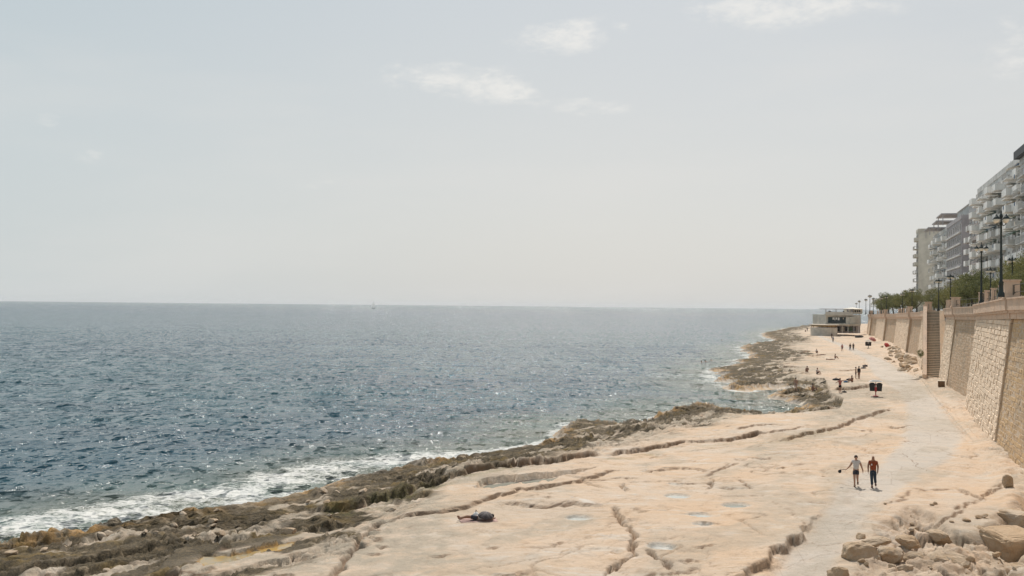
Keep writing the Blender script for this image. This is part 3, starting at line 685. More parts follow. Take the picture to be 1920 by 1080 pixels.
# ------------------------------------------------------------------ mesh helpers
class MB:
    def __init__(s): s.v = []; s.f = []; s.m = []; s.mi = 0
    def add(s, vs, fs):
        b = len(s.v); s.v += [tuple(v) for v in vs]; s.f += [tuple(b+i for i in f) for f in fs]; s.m += [s.mi]*len(fs)
    def box(s, x0, y0, z0, x1, y1, z1):
        s.add([(x0,y0,z0),(x1,y0,z0),(x1,y1,z0),(x0,y1,z0),(x0,y0,z1),(x1,y0,z1),(x1,y1,z1),(x0,y1,z1)],
              [(3,2,1,0),(4,5,6,7),(0,1,5,4),(1,2,6,5),(2,3,7,6),(3,0,4,7)])
    def tube(s, p0, p1, r0, r1=None, n=8, caps=True):
        r1 = r0 if r1 is None else r1
        p0 = Vector(p0); p1 = Vector(p1); d = (p1-p0).normalized()
        a = d.orthogonal().normalized(); b = d.cross(a)
        vs = [p0+(a*math.cos(t)+b*math.sin(t))*r0 for t in [i*2*math.pi/n for i in range(n)]]+[p1+(a*math.cos(t)+b*math.sin(t))*r1 for t in [i*2*math.pi/n for i in range(n)]]
        fs = [(i, (i+1) % n, n+(i+1) % n, n+i) for i in range(n)]
        if caps: fs += [tuple(range(n-1, -1, -1)), tuple(range(n, 2*n))]
        s.add(vs, fs)
    def lathe(s, prof, c=(0, 0, 0), n=12, tilt=None):
        vs = []; fs = []
        for r, z in prof:
            for i in range(n):
                a = i*2*math.pi/n; p = Vector((r*math.cos(a), r*math.sin(a), z))
                if tilt is not None: p = tilt @ p
                vs.append(p+Vector(c))
        for j in range(len(prof)-1):
            for i in range(n): fs.append((j*n+i, j*n+(i+1) % n, (j+1)*n+(i+1) % n, (j+1)*n+i))
        s.add(vs, fs)
    def prism(s, pts, z0, z1):
        n = len(pts); s.add([(x, y, z0) for x, y in pts]+[(x, y, z1) for x, y in pts],
              [tuple(range(n-1, -1, -1)), tuple(range(n, 2*n))]+[(i, (i+1) % n, n+(i+1) % n, n+i) for i in range(n)])
    def mesh(s, name, *mats):
        me = bpy.data.meshes.new(name); me.from_pydata(s.v, [], s.f)
        for m in mats: me.materials.append(m)
        if len(mats) > 1: me.polygons.foreach_set('material_index', s.m)
        me.update(); return me
    def build(s, name, m, parent=None, smooth=False):
        me = s.mesh(name, *(m if isinstance(m, (list, tuple)) else (m,)))
        if smooth: me.polygons.foreach_set('use_smooth', [True]*len(me.polygons))
        return link(bpy.data.objects.new(name, me), parent)
def obj(name, me, parent=None, loc=None, rot=None):
    o = link(bpy.data.objects.new(name, me), parent)
    if loc is not None: o.location = loc
    if rot is not None: o.rotation_euler = rot
    return o
def empty(name, loc=(0, 0, 0), rz=0.0, label=None, cat=None, group=None, kind=None):
    o = link(bpy.data.objects.new(name, None)); o.location = loc; o.rotation_euler = (0, 0, rz); o.empty_display_size = .3
    return tag(o, label, cat, group, kind)
def copy_tree(o, loc=None, rz=None, label=None, group=None, scale=None):
    kids = {}
    for x in bpy.data.objects:
        if x.parent: kids.setdefault(x.parent.name, []).append(x)
    def rec(a, par):
        c = a.copy(); COL.objects.link(c); c.parent = par
        for ch in kids.get(a.name, []): rec(ch, c)
        return c
    c = rec(o, None)
    if loc is not None: c.location = loc
    if rz is not None: c.rotation_euler = (c.rotation_euler[0], c.rotation_euler[1], rz)
    if scale is not None: c.scale = (scale,)*3 if not isinstance(scale, tuple) else scale
    if label: c['label'] = label
    if group: c['group'] = group
    return c

# ------------------------------------------------------------------ the sea wall
def wp(W_, Y): return Vector((float(np.interp(Y, [p[0] for p in W_], [p[1] for p in W_])), Y, 0))
BAT = .115
def stone_mb(mb, P, u, n, up, w, h, pr, rnd):
    """one roughly squared face stone, front set proud of the wall"""
    j = .012; b = .035*rnd.uniform(.6, 1.3)
    def q(a, c, o): return P+u*a+up*c-n*o
    o0 = -.02; k = [rnd.uniform(-.022, .022) for _ in range(8)]
    a0, a1, c0, c1 = j, w-j, j, h-j
    vs = [q(a0, c0, o0), q(a1, c0, o0), q(a1, c1, o0), q(a0, c1, o0),
          q(a0+b+k[0], c0+b+k[1], pr+k[4]), q(a1-b+k[2], c0+b+k[3], pr+k[5]), q(a1-b+k[1], c1-b*.8+k[0], pr+k[6]), q(a0+b+k[3], c1-b*.8+k[2], pr+k[7])]
    mb.add(vs, [(4,5,6,7),(0,1,5,4),(1,2,6,5),(2,3,7,6),(3,0,4,7)])
def wall_section(root, W_, Y0, Y1, kind, singles, rn, rec0, rec1, base=-1.3):
    """rec0/rec1: how far the face stands back at its near and far end. Returns face frame"""
    A = wp(W_, Y0); B = wp(W_, Y1); u0 = (B-A).normalized(); n = Vector((u0.y, -u0.x, 0))
    A = A+n*rec0; B = B+n*rec1; Lg = (B-A).length; u = (B-A)/Lg; n = Vector((u.y, -u.x, 0))
    extra = .15 if kind == 'tan' else 0.0
    z0, z1 = ztop(Y0)-1.45, ztop(Y1)-1.45
    H = max(z0, z1)
    up = Vector((n.x*(BAT+extra*.09), n.y*(BAT+extra*.09), 1.0)).normalized()
    core = MB(); d = 6.0
    def pt(P, z, o=0): return Vector((P.x, P.y, 0))+n*o+up*(z/up.z)
    a0 = pt(A, base); b0 = pt(B, base); a1 = pt(A, z0); b1 = pt(B, z1)
    back = n*d
    core.add([a0, b0, b1, a1, a0+back, b0+back, b1+back, a1+back], [(0,1,2,3),(7,6,5,4),(4,0,3,7),(1,5,6,2),(3,2,6,7)])
    core.build('wall_core', M['mortar'], root)
    ch = .41 if kind == 'block' else .33
    mb = MB(); ns = 0; z = -.35 if Y0 > 60 else -1.0; row = 0
    cand = []
    while z < H-.02:
        s = -rn.uniform(0, .6)
        while s < Lg-.05:
            wd = rn.uniform(.62, 1.15); s0 = max(s, 0); s1 = min(s+wd, Lg)
            ym = A.y+u.y*s0
            zt = ztop(ym)-1.45
            hh = min(ch, zt-z)
            if s1-s0 > .15 and hh > .12:
                pr = rn.uniform(.02, .085) if kind == 'block' else rn.uniform(.004, .022)
                cand.append((ym, s0, z, s1-s0, hh, pr))
            s += wd
        z += ch; row += 1
    cand.sort(key=lambda c: c[0])
    joined = MB()
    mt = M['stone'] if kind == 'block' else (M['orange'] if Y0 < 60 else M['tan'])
    for (ym, s0, z, w_, hh, pr) in cand:
        P = A+u*s0+up*(z/up.z)
        if ym > 57 and singles[0] > 0:
            one = MB(); stone_mb(one, Vector((0, 0, 0)), u, n, up, w_, hh/up.z, pr, rn)
            o = one.build('stone_block', mt, root); o.location = P; singles[0] -= 1
        else:
            stone_mb(joined, P, u, n, up, w_, hh/up.z, pr, rn)
    if joined.f:
        o = joined.build('stone_facing', mt, root); o['kind'] = 'stuff'
    # return face to the camera: stones of the near edge
    if kind == 'block':
        rt = MB(); z = -1.0; uu = n*1.0; nn = u*1.0
        while z < z0:
            hh = min(ch, z0-z); s = 0
            if hh > .1:
                for wseg in (.7, 1.0, .8):
                    P = A+uu*s+up*(z/up.z)
                    stone_mb(rt, P+u*.0, uu, nn, up, wseg, hh/up.z, .04, rn); s += wseg
            z += ch
        o = rt.build('corner_facing', M['tan'], root); o['kind'] = 'stuff'  # near-edge returns take the shade-darkened tan
    # cornice, frieze and fascia as dressed stone courses, each block a piece of one long moulding
    for nm, dz0, dz1, pj, mt2 in (('cornice', -1.45, -1.02, .10, M['trim']), ('cornice', -1.02, -.84, .24, M['trim']), ('fascia', -.84, -.06, .36, M['trim']), ('coping', -.06, .06, .42, M['trim'])):
        c = MB(); off = BAT*z0
        seg = max(1, int(Lg/2.4))
        for i in range(seg):
            t0 = i/seg+.0015/1; t1 = (i+1)/seg-.0015
            Pa = A+u*(Lg*t0)+n*(off-pj); Pb = A+u*(Lg*t1)+n*(off-pj)
            za, zb = ztop(Pa.y), ztop(Pb.y); jz = rn.uniform(-.006, .006)
            v = [Vector((Pa.x, Pa.y, za+dz0)), Vector((Pb.x, Pb.y, zb+dz0)), Vector((Pb.x, Pb.y, zb+dz1)), Vector((Pa.x, Pa.y, za+dz1))]
            bk = n*(pj+1.2)+Vector((0, 0, 0)); v2 = [p+bk for p in v]
            v = [p-n*jz for p in v]
            c.add(v+v2, [(0,1,2,3),(7,6,5,4),(4,0,3,7),(1,5,6,2),(3,2,6,7),(0,4,5,1)])
        c.build(nm, mt2, root)
    return A, u, n, Lg
def pier_mesh(r, h):
    m = MB(); s = r
    m.prism([(-s*1.18, -s*1.18), (s*1.18, -s*1.18), (s*1.18, s*1.18), (-s*1.18, s*1.18)], 0, h*.14)
    c = s*.28
    o8 = lambda q: [(-q+c, -q), (q-c, -q), (q, -q+c), (q, q-c), (q-c, q), (-q+c, q), (-q, q-c), (-q, -q+c)]
    m.prism(o8(s*1.08), h*.14, h*.20); m.prism(o8(s), h*.20, h*.90)
    m.prism(o8(s*1.12), h*.90, h*.94); m.prism(o8(s*1.20), h*.94, h)
    return m.mesh('pier', M['trim'])
PIER = pier_mesh(.19, 1.15); PIERBIG = pier_mesh(.50, 1.32)
rn = random.Random(3)
near_wall = empty('sea_wall', (0, 0, 0), 0, 'battered limestone sea wall with squared blocks, right edge to staircase', 'wall')
far_wall = empty('sea_wall', (0, 0, 0), 0, 'long far stretch of battered limestone sea wall running from behind the staircase to the cafe', 'wall')
def piers(root, A, u, n, Lg, near_big, step):
    s = .55
    k = 0
    while s < Lg-.3:
        P = A+u*s+n*(BAT*(ztop(A.y)-1.45)+.12); big = near_big and k == 0
        obj('pier', PIERBIG if big else PIER, root, (P.x, P.y, ztop(P.y)+.06), (0, 0, math.atan2(-u.x, u.y)))
        s += step*(1.15 if big else 1); k += 1
def rails(root, A, u, n, Lg, off):
    m = MB(); N_ = max(1, int(Lg/2.5))
    for i in range(N_+1):
        P = A+u*(Lg*i/N_)+n*off; z = ztop(P.y)
        m.tube((P.x, P.y, z), (P.x, P.y, z+1.0), .025, n=5)
        if i < N_:
            Q = A+u*(Lg*(i+1)/N_)+n*off; zq = ztop(Q.y)
            for hh in (.45, .98): m.tube((P.x, P.y, z+hh), (Q.x, Q.y, zq+hh), .022, n=5, caps=False)
    return m
sing = [300]
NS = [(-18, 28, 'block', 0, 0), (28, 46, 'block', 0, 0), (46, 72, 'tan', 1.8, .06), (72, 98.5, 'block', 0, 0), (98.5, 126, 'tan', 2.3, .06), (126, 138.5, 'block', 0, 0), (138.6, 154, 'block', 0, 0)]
for (y0, y1, k, r0, r1) in NS:
    A, u, n, Lg = wall_section(near_wall, WALL1, y0, y1, k, sing if y0 > 60 else [0], rn, r0, r1)
    off = BAT*(ztop(A.y)-1.45)+.15
    if k == 'block': piers(near_wall, A, u, n, Lg, y0 < 130, 6.0 if y0 < 100 else 8.6)
    rails(near_wall, A, u, n, Lg, off).build('railing', M['iron'], near_wall)
    if k == 'tan' and y0 > 90:
        q = MB(); P0 = A+u*7.5+n*(BAT*(ztop(y0)-1.6)-.08); P1 = A+u*7.0-n*.05
        q.tube((P0.x, P0.y, ztop(y0)-1.6), (P1.x, P1.y, 2.6), .055, n=6); q.build('drain_pipe', M['iron'], near_wall)
sing2 = [0]
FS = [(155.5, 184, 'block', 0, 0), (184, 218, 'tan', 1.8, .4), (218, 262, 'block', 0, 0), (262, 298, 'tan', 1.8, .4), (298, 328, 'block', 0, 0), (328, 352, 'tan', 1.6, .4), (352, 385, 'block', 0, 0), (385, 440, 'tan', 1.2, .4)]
sing2 = [300]
for (y0, y1, k, r0, r1) in FS:
    A, u, n, Lg = wall_section(far_wall, WALL2, y0, y1, k, sing2, rn, r0, r1)
    off = BAT*(ztop(A.y)-1.45)+.15
    if k == 'block': piers(far_wall, A, u, n, Lg, True, 9.5)
    rails(far_wall, A, u, n, Lg, off).build('railing', M['iron'], far_wall)
    if k == 'tan' and y0 < 250: pass
# slanting drain crack seams stay as thin recessed pipes on the tan faces
# staircase
st = empty('staircase', (0, 0, 0), 0, 'steep stone staircase climbing the sea wall from the shore path to the promenade', 'staircase')
SA = Vector((58.55, 138.2, 0)); SU = Vector((.385, .923, 0)).normalized(); SN = Vector((SU.y, -SU.x, 0))
NSTEP = 42; RI = (ztop(152)-.15)/NSTEP; TR = .36; SWD = 1.75
ang = math.atan2(-SU.x, SU.y)
sm_ = MB(); sm_.box(-SWD/2, 0, -.6, SWD/2, TR+.03, RI-.002); sm_.mi = 1; sm_.box(-SWD/2, -.05, RI-.075, SWD/2, -.001, RI+.004)
stepme = sm_.mesh('step', M['step'], M['stone'])  # pale nosing strip paints the lit edge of each tread
for i in range(NSTEP):
    P = SA+SU*(TR*i); obj('step', stepme, st, (P.x, P.y, RI*i), (0, 0, ang))
LS = TR*NSTEP
def stair_wall(off0, off1, nm, lift, zb=-1.0, mt=M['trim']):
    m = MB(); P0 = SA-SU*.25; P1 = SA+SU*(LS+.6)
    vs = []
    zt = ztop(152)+.02
    prof = [(0, zb), (LS+.85, zb), (LS+.85, zt+lift), (LS*.97, zt+lift), (0, lift+.25)]
    for o in (off0, off1):
        for s, z in prof: p = P0+SU*s+SN*o; vs.append((p.x, p.y, z))
    k = len(prof)
    m.add(vs, [tuple(range(k)), tuple(range(2*k-1, k-1, -1))]+[(i, k+i, k+(i+1) % k, (i+1) % k) for i in range(k)])
    return m.build(nm, mt, st)
stair_wall(-SWD/2-.52, -SWD/2-.002, 'side_wall', .55, -1.2)
stair_wall(SWD/2+.002, SWD/2+.8, 'side_wall', -.05, -1.2, M['tan'])
# facing stones of the outer flank of the stairs
fl = MB(); P0 = SA-SU*.25-SN*(SWD/2+.52)
for r in range(23):
    z = -.4+r*.41; s = 0
    while s < LS+.8:
        wd = rn.uniform(.6, 1.1); s1 = min(s+wd, LS+.8)
        if z+.41 < (s*.62)+.9 and s1-s > .2:
            stone_mb(fl, P0+SU*s+Vector((0, 0, z)), SU, SN, Vector((0, 0, 1)), s1-s, .41, rn.uniform(.03, .09), rn)
        s += wd
o = fl.build('stone_facing', M['stone'], st); o['kind'] = 'stuff'
# sloping pilaster between staircase and the far wall
# promenade deck
dk_ = MB(); ys = [-20, 14, 40, 60, 80, 100, 120, 140, 160, 190, 220, 260, 300, 340, 380, 420, 470]
prev = None
for y in ys:
    W_ = WALL1 if y < 141 else WALL2
    x0 = float(wp(W_, min(y, 460)).x)+(3.0 if 138 < y < 160 else 2.2); z = ztop(y)-.03
    cur = [(x0, y, z), (x0+9.5, y, z), (x0+9.5, y, z-.12), (x0+220, y, z-.12)]
    if prev: 
        b = len(dk_.v)
        dk_.add(prev+cur, [(0,1,5,4),(1,2,6,5),(2,3,7,6)])
    prev = cur
structure(dk_.build('promenade', M['paving']))

# ------------------------------------------------------------------ lamps on the promenade
def make_lamp():
    root = empty('street_lamp', (0, 0, 0))
    p = MB(); p.lathe([(.22, 0), (.22, .25), (.15, .35), (.13, .9), (.17, .95), (.10, 1.05), (.085, 2.4), (.11, 2.45), (.075, 2.55), (.06, 4.7), (.10, 4.75), (.10, 4.85), (.04, 4.95), (.04, 5.15)], n=10)
    p.build('post', M['iron'], root, True)
    for k in range(4):
        a = k*math.pi/2+.4; d = Vector((math.cos(a), math.sin(a), 0))
        m = MB(); pts = [(0.05, 4.75), (.2, 4.66), (.36, 4.74), (.42, 4.92), (.40, 5.06)]
        for (r0, z0), (r1, z1) in zip(pts, pts[1:]): m.tube(d*r0+Vector((0, 0, z0)), d*r1+Vector((0, 0, z1)), .02, n=5, caps=False)
        m.build('arm', M['iron'], root)
        c = d*.40+Vector((0, 0, 0))
        g = MB(); g.lathe([(.02, 4.84), (.12, 4.88), (.19, 5.0), (.20, 5.08), (.0, 5.08)], c, 10)
        lan = g.build('lantern', M['glass_lamp'], root, True)
        h = MB(); h.lathe([(.22, 5.08), (.21, 5.13), (.13, 5.24), (.06, 5.30), (.03, 5.40), (0, 5.42)], c, 10); h.build('lantern_cap', M['iron'], lan, True)
    f = MB(); f.lathe([(.04, 5.1), (.10, 5.18), (.12, 5.32), (.06, 5.45), (.03, 5.5), (.05, 5.56), (.0, 5.72)], n=8); f.build('finial', M['iron'], root, True)
    return root
lamp0 = make_lamp()
lamps = [  # px, Y, row, label
 (1877, 65, 1.0, 'tallest lamp post, rising beside the large corner pier at the right edge'),
 (1840, 91, 1.0, 'second lamp post from the right along the parapet, before the white balconied block'),
 (1898, 105, .96, 'lamp post behind the large corner pier, seen against the trees at the right'),
 (1857, 128, .96, 'smaller lamp post between the two tall parapet lamps, in front of a pale balcony'),
 (1782, 152, 1.0, 'lamp post in front of the mauve apartment block above the middle parapet piers'),
 (1760, 168, 1.0, 'lamp post rising from the trees before the balconied block, left of the mauve one'),
 (1787.5, 200, .95, 'short lamp post among the trees just right of the mauve block lamp'),
 (1710, 226, 1.0, 'lamp post standing up against open sky left of the cream tower'),
 (1692, 262, 1.0, 'lamp post peeking above the hedge, second left of the cream tower'),
 (1662, 300, 1.0, 'lamp post above the far left half of the hedge, right one of a close pair'),
 (1652, 318, 1.0, 'lamp post above the left end of the hedge, left one of a close pair'),
 (1637.5, 330, 1.0, 'lamp post against open sky just left of the hedge'),
 (1631, 300, 1.05, 'tallest of the small lamp posts beyond the left end of the hedge'),
 (1623.5, 350, 1.0, 'thin far lamp post between the cafe and the hedge, left of the tall one'),
 (1611, 385, 1.0, 'far lamp post above the inner end of the cafe roof'),
 (1605.5, 420, .9, 'farthest tiny lamp post above the cafe roof')]
for i, (px, Yd, sc, lab) in enumerate(lamps):
    k = (px-960)/FPX
    Yc = Yd; x = k*Yc*1.0+0.0
    x = gp(px, 590, 0)[0]/gp(px, 590, 0)[1]*Yc
    o = lamp0 if i == 0 else copy_tree(lamp0)
    o.location = (x, Yc, ztop(Yc)-.03); o.rotation_euler = (0, 0, i*.7); o.scale = (sc,)*3
    tag(o, lab, 'street lamp', 'iron lantern posts along the promenade')

# ------------------------------------------------------------------ trees
def crown_mesh(seed, n=5200, rx_=2.6, rz_=1.9):
    r = np.random.RandomState(seed); cl = []
    for i in range(26):
        v = r.normal(size=3); v /= np.linalg.norm(v); q = r.uniform(.45, .95)
        cl.append((v*[rx_*q, rx_*q, rz_*q], r.uniform(.5, .95)))
    cs = np.array([c[0] for c in cl]); cr = np.array([c[1] for c in cl])
    k = r.randint(0, len(cl), n); d = r.normal(size=(n, 3)); d /= np.linalg.norm(d, axis=1)[:, None]
    P = cs[k]+d*(cr[k]*r.uniform(.55, 1.08, n))[:, None]*[1, 1, .85]
    a = r.normal(size=(n, 3)); a[:, 2] += .7; a /= np.linalg.norm(a, axis=1)[:, None]
    b = np.cross(a, r.normal(size=(n, 3))); b /= np.linalg.norm(b, axis=1)[:, None]
    s = r.uniform(.06, .17, n)[:, None]; w_ = s*.42
    V_ = np.stack([P-b*w_, P+a*s*.6-b*w_*.1, P+a*s*1.5, P+a*s*.6+b*w_*1.6], 1).reshape(-1, 3)
    me = bpy.data.meshes.new('crown'); me.from_pydata(V_.tolist(), [], [(4*i, 4*i+1, 4*i+2, 4*i+3) for i in range(n)])
    me.materials.append(M['leaf']); return me
def trunk_mesh(seed):
    r = random.Random(seed); m = MB()
    top = Vector((r.uniform(-.3, .3), r.uniform(-.3, .3), 1.7)); m.tube((0, 0, -.2), top, .18, .12, 8)
    for i in range(5):
        a = i*1.26+r.uniform(-.3, .3); e = top+Vector((math.cos(a)*r.uniform(.8, 1.5), math.sin(a)*r.uniform(.8, 1.5), r.uniform(.9, 1.7)))
        mid = (top+e)/2+Vector((0, 0, -.15)); m.tube(top-Vector((0, 0, .1)), mid, .10, .06, 6); m.tube(mid, e, .06, .02, 6)
    return m.mesh('trunk', M['bark'])
CR = [crown_mesh(i) for i in (1, 2, 3, 4)]; TK = [trunk_mesh(i) for i in (1, 2)]
treeY = [66, 72, 79, 87, 95, 103, 112, 121, 131, 141, 152, 163, 174, 185, 197, 209, 222, 235, 248, 262, 276, 291, 306, 322, 338, 355, 372, 390]
tr = random.Random(9)
for i, y in enumerate(treeY):
    W_ = WALL1 if y < 138 else WALL2
    x = wp(W_, y).x+(8.5 if y < 260 else 6.2)+tr.uniform(-.6, .6)
    sc = tr.uniform(.88, 1.12)*(1.0 if y > 95 else 1.02)*(.9 if 95 < y < 150 else 1.0)
    sc *= 1.28 if y < 190 else (1.22 if y < 260 else 1.42)
    place = 'at the right edge' if y < 90 else ('near the two tallest lamps' if y < 130 else ('before the mauve block' if y < 175 else ('before the cream tower' if y < 225 else 'at the low far end of the hedge')))
    t = empty('tamarisk_tree', (x, y, ztop(y)-.2), tr.uniform(0, 6), 'feathery green tamarisk tree '+place, 'tree', 'tamarisk trees along the promenade')
    t.scale = (sc, sc, sc*tr.uniform(.9, 1.08))
    obj('trunk', TK[i % 2], t); c = obj('crown', CR[i % 4], t, (0, 0, 3.1)); c.rotation_euler = (0, 0, tr.uniform(0, 6))
    t['_p'] = place
# distinguish the trees by the order within each stretch
from collections import defaultdict
gr_ = defaultdict(list)
for o in COL.objects:
    if o.get('_p'): gr_[o['_p']].append(o)
ordw = ['nearest', 'second nearest', 'third nearest', 'fourth nearest', 'fifth nearest', 'sixth nearest', 'seventh nearest', 'eighth nearest', 'ninth nearest', 'tenth nearest', 'eleventh nearest']
for p, L_ in gr_.items():
    for i, o in enumerate(L_):
        w_ = ordw[i] if i < len(L_)-1 else 'farthest'
        o['label'] = f'feathery green tamarisk tree, {w_} of those {p}'; del o['_p']

# ------------------------------------------------------------------ apartment blocks
def win_meshes(wd, ht):
    f = MB(); t = .07
    for a in ((-wd/2, 0, -wd/2+t, ht), (wd/2-t, 0, wd/2, ht), (-wd/2+t, 0, wd/2-t, t), (-wd/2+t, ht-t, wd/2-t, ht), (-.03, t, .03, ht-t)):
        f.box(-.05, a[0], a[1], .04, a[2], a[3])
    g = MB(); g.box(-.015, -wd/2+t, t, .0, -.03, ht-t); g.box(-.015, .03, t, .0, wd/2-t, ht-t)
    return f, g
WCACHE = {}
def window(parent, loc, wd=1.4, ht=1.5, rz=0.0, pane='pane'):
    k = (wd, ht, pane)
    if k not in WCACHE:
        f, g = win_meshes(wd, ht); WCACHE[k] = (f.mesh('window', M['frame']), g.mesh('pane', M[pane]))
    a, b = WCACHE[k]; o = obj('window', a, parent, loc, (0, 0, rz)); obj('pane', b, o); return o
BC = {}
def balcony(parent, loc, Lb, dep, style, mname):
    """slab with solid or glazed parapet, sticks out to local -x"""
    k = (Lb, dep, style, mname)
    if k not in BC:
        s = MB(); s.box(-dep, -Lb/2, -.16, -.003, Lb/2, 0); r = MB()
        h = 1.0
        if style == 'solid':
            r.box(-dep, -Lb/2, .001, -dep+.12, Lb/2, h); r.box(-dep+.121, -Lb/2, .001, -.004, -Lb/2+.12, h); r.box(-dep+.121, Lb/2-.12, .001, -.004, Lb/2, h)
        else:
            r.box(-dep, -Lb/2, h-.05, -dep+.05, Lb/2, h); r.box(-dep+.051, -Lb/2, h-.05, -.004, -Lb/2+.05, h); r.box(-dep+.051, Lb/2-.05, h-.05, -.004, Lb/2, h)
            n_ = int(Lb/.35)
            for i in range(n_+1):
                y = -Lb/2+.02+(Lb-.04)*i/n_; r.box(-dep, y-.02, .001, -dep+.03, y+.02, h-.051)
        BC[k] = (s.mesh('balcony', M[mname]), r.mesh('balustrade', M[mname] if style == 'solid' else M['frame']))
    a, b = BC[k]; o = obj('balcony', a, parent, loc); obj('balustrade', b, o); return o
BR = random.Random(5); M['awn_green'] = mat('green_awning', (.12, .2, .15), .8); M['awn_blue'] = mat('blue_awning', (.12, .18, .28), .8)
FX = lambda Y: 96.7+.32*(Y-204)
def block(name, lab, Y0, Y1, zt, wallm, dx=0.0, depth=16.0, sto=9, cols=6, style='solid', bmat='white', bdep=1.5, winw=1.5, pane='pane', skip=None, stag=0.0, end_windows=0):
    u = Vector((.305, .952, 0)); n = Vector((u.y, -u.x, 0)); th = math.atan2(n.y, n.x)
    z0 = ztop(Y0)-.2
    root = empty(name, (FX(Y0)+dx, Y0, z0), th, lab, 'building', 'apartment blocks behind the promenade')
    Lf = (Y1-Y0)/u.y; H = zt-z0
    b = MB(); b.box(0, .0, -1, depth, Lf-.03, H); b.build('wall', wallm, root)
    sh = H/(sto+.35)
    rf = MB(); rf.box(.15, .15, H+.001, depth-.15, Lf-.2, H+.12)
    for a in ((-.12, -.1, .12, Lf+.05), (.121, -.1, depth, .13), (.121, Lf-.2, depth, Lf+.05)): rf.box(a[0], a[1], H-.25, a[2], a[3], H+.75)
    roof = rf.build('roof', wallm, root)
    cw = Lf/cols
    for j in range(sto):
        z = .4+j*sh
        for i in range(cols):
            y = cw*(i+.5)
            if style != 'none' and not (skip and skip(i, j)):
                dd = bdep+(stag if (i % 2) else 0)
                rv = BR.random(); sty = 'solid' if style in ('solid', 'band') else 'rail'
                if rv < .22: sty = 'rail' if sty == 'solid' else 'solid'
                balcony(root, (-.002, y+BR.choice((-.25, 0, .2)), z+.05), round(cw*(.84 if rv < .5 else .66), 2), round(dd*(1.0 if rv < .7 else .7), 2), sty, bmat if rv < .85 else 'palegrey')
                if BR.random() < .16:
                    a_ = MB(); a_.add([(-.01, y-cw*.3, z+sh*.86), (-.01, y+cw*.3, z+sh*.86), (-dd*.8, y+cw*.3, z+sh*.66), (-dd*.8, y-cw*.3, z+sh*.66), (-.01, y-cw*.3, z+sh*.83), (-.01, y+cw*.3, z+sh*.83), (-dd*.8, y+cw*.3, z+sh*.63), (-dd*.8, y-cw*.3, z+sh*.63)], [(0,1,2,3),(7,6,5,4),(2,6,7,3),(0,3,7,4),(1,5,6,2)])
                    a_.build('awning', M[BR.choice(('awning', 'greywall', 'awn_green', 'awn_blue'))], root)
                if BR.random() < .25:
                    l_ = MB(); yy = y+BR.uniform(-.8, .8); l_.box(-dd-.03, yy-.35, z+.45, -dd-.012, yy+.35, z+1.04); l_.build('laundry', M[BR.choice(('whitecloth', 'pinkcloth', 'bluecloth', 'awning'))], root)
                window(root, (-.052, y, z+.12), round(min(2.4, cw*.6), 2), round(sh*.74, 2), 0, pane)
            else:
                window(root, (-.052, y, z+.75), winw, round(sh*.5, 2), 0, pane)
        for e in range(end_windows):
            window(root, (depth*(e+.6)/(end_windows+.4), -.052, z+.8), 1.2, 1.3, math.pi/2, pane)
    return root, Lf, H, sh, roof
def roofbits(roof, root, H, Lf, mname, spec):
    for (x0, y0, x1, y1, h) in spec:
        m = MB(); m.box(x0, y0, H+.125, x1, y1, H+h); m.box(x0-.25, y0-.25, H+h+.001, x1+.25, y1+.25, H+h+.16)
        m.build('roof_room', M[mname], roof)
def antenna(roof, x, y, H, h=2.4):
    m = MB(); m.tube((x, y, H), (x, y, H+h), .03, n=5)
    for k in range(4): m.tube((x-.4, y, H+h*.7+.15*k), (x+.4, y, H+h*.7+.15*k), .015, n=4)
    m.build('antenna', M['steel'], roof)
def tank(roof, x, y, H):
    m = MB(); m.lathe([(0, 0), (.5, 0), (.5, 1.1), (.3, 1.25), (0, 1.3)], (x, y, H), 10); m.build('water_tank', M['white'], roof)
Z = CAMZ
# glazed dark block at the right edge
r1, Lf, H, sh, rf = block('apartment_building', 'blue-grey glazed apartment block with a dark roof edge at the right edge of the picture', 118, 153.5, Z+22.6, M['palegrey'], dx=-2.2, sto=9, cols=7, style='rail', bmat='palegrey', bdep=1.1, pane='paneblue', stag=.3)
m = MB(); m.box(-.9, -.4, H+.76, 15, Lf+.3, H+1.9); m.build('roof_panel', M['darkpanel'], rf)
# white block with deep balconies
r2, Lf, H, sh, rf = block('apartment_building', 'tall white apartment block with deep solid white balconies, behind the tallest lamps', 155, 208.5, Z+24.6, M['palegrey'], dx=-.6, sto=9, cols=11, style='solid', bmat='white', bdep=1.7, stag=.7,
      skip=lambda i, j: (i in (3,)) )
roofbits(rf, r2, H, Lf, 'white', [(2, 2, 8, 10, 2.4), (2, 16, 7, 24, 2.2)])
for a in ((1, 5), (1, 13), (1.5, 26), (3, 31)): antenna(rf, a[0], a[1], H)
for a in ((2, 12), (2, 29), (4, 34)): tank(rf, a[0], a[1], H+.12)
# brown banded block
r3, Lf, H, sh, rf = block('apartment_building', 'brown-grey banded apartment block squeezed between the white block and the mauve block', 209.5, 227, Z+21.0, M['brown'], dx=.2, sto=8, cols=4, style='solid', winw=2.6, pane='paneblue', bdep=1.3, skip=lambda i, j: i < 2)
for j in range(8):
    m = MB(); m.box(-.7, .2, .4+j*sh-.15, -.003, Lf-.2, .4+j*sh+.62); m.build('spandrel', M['brown'], r3)
roofbits(rf, r3, H, Lf, 'palegrey', [(2.5, 1, 10, 17, 3.2)])
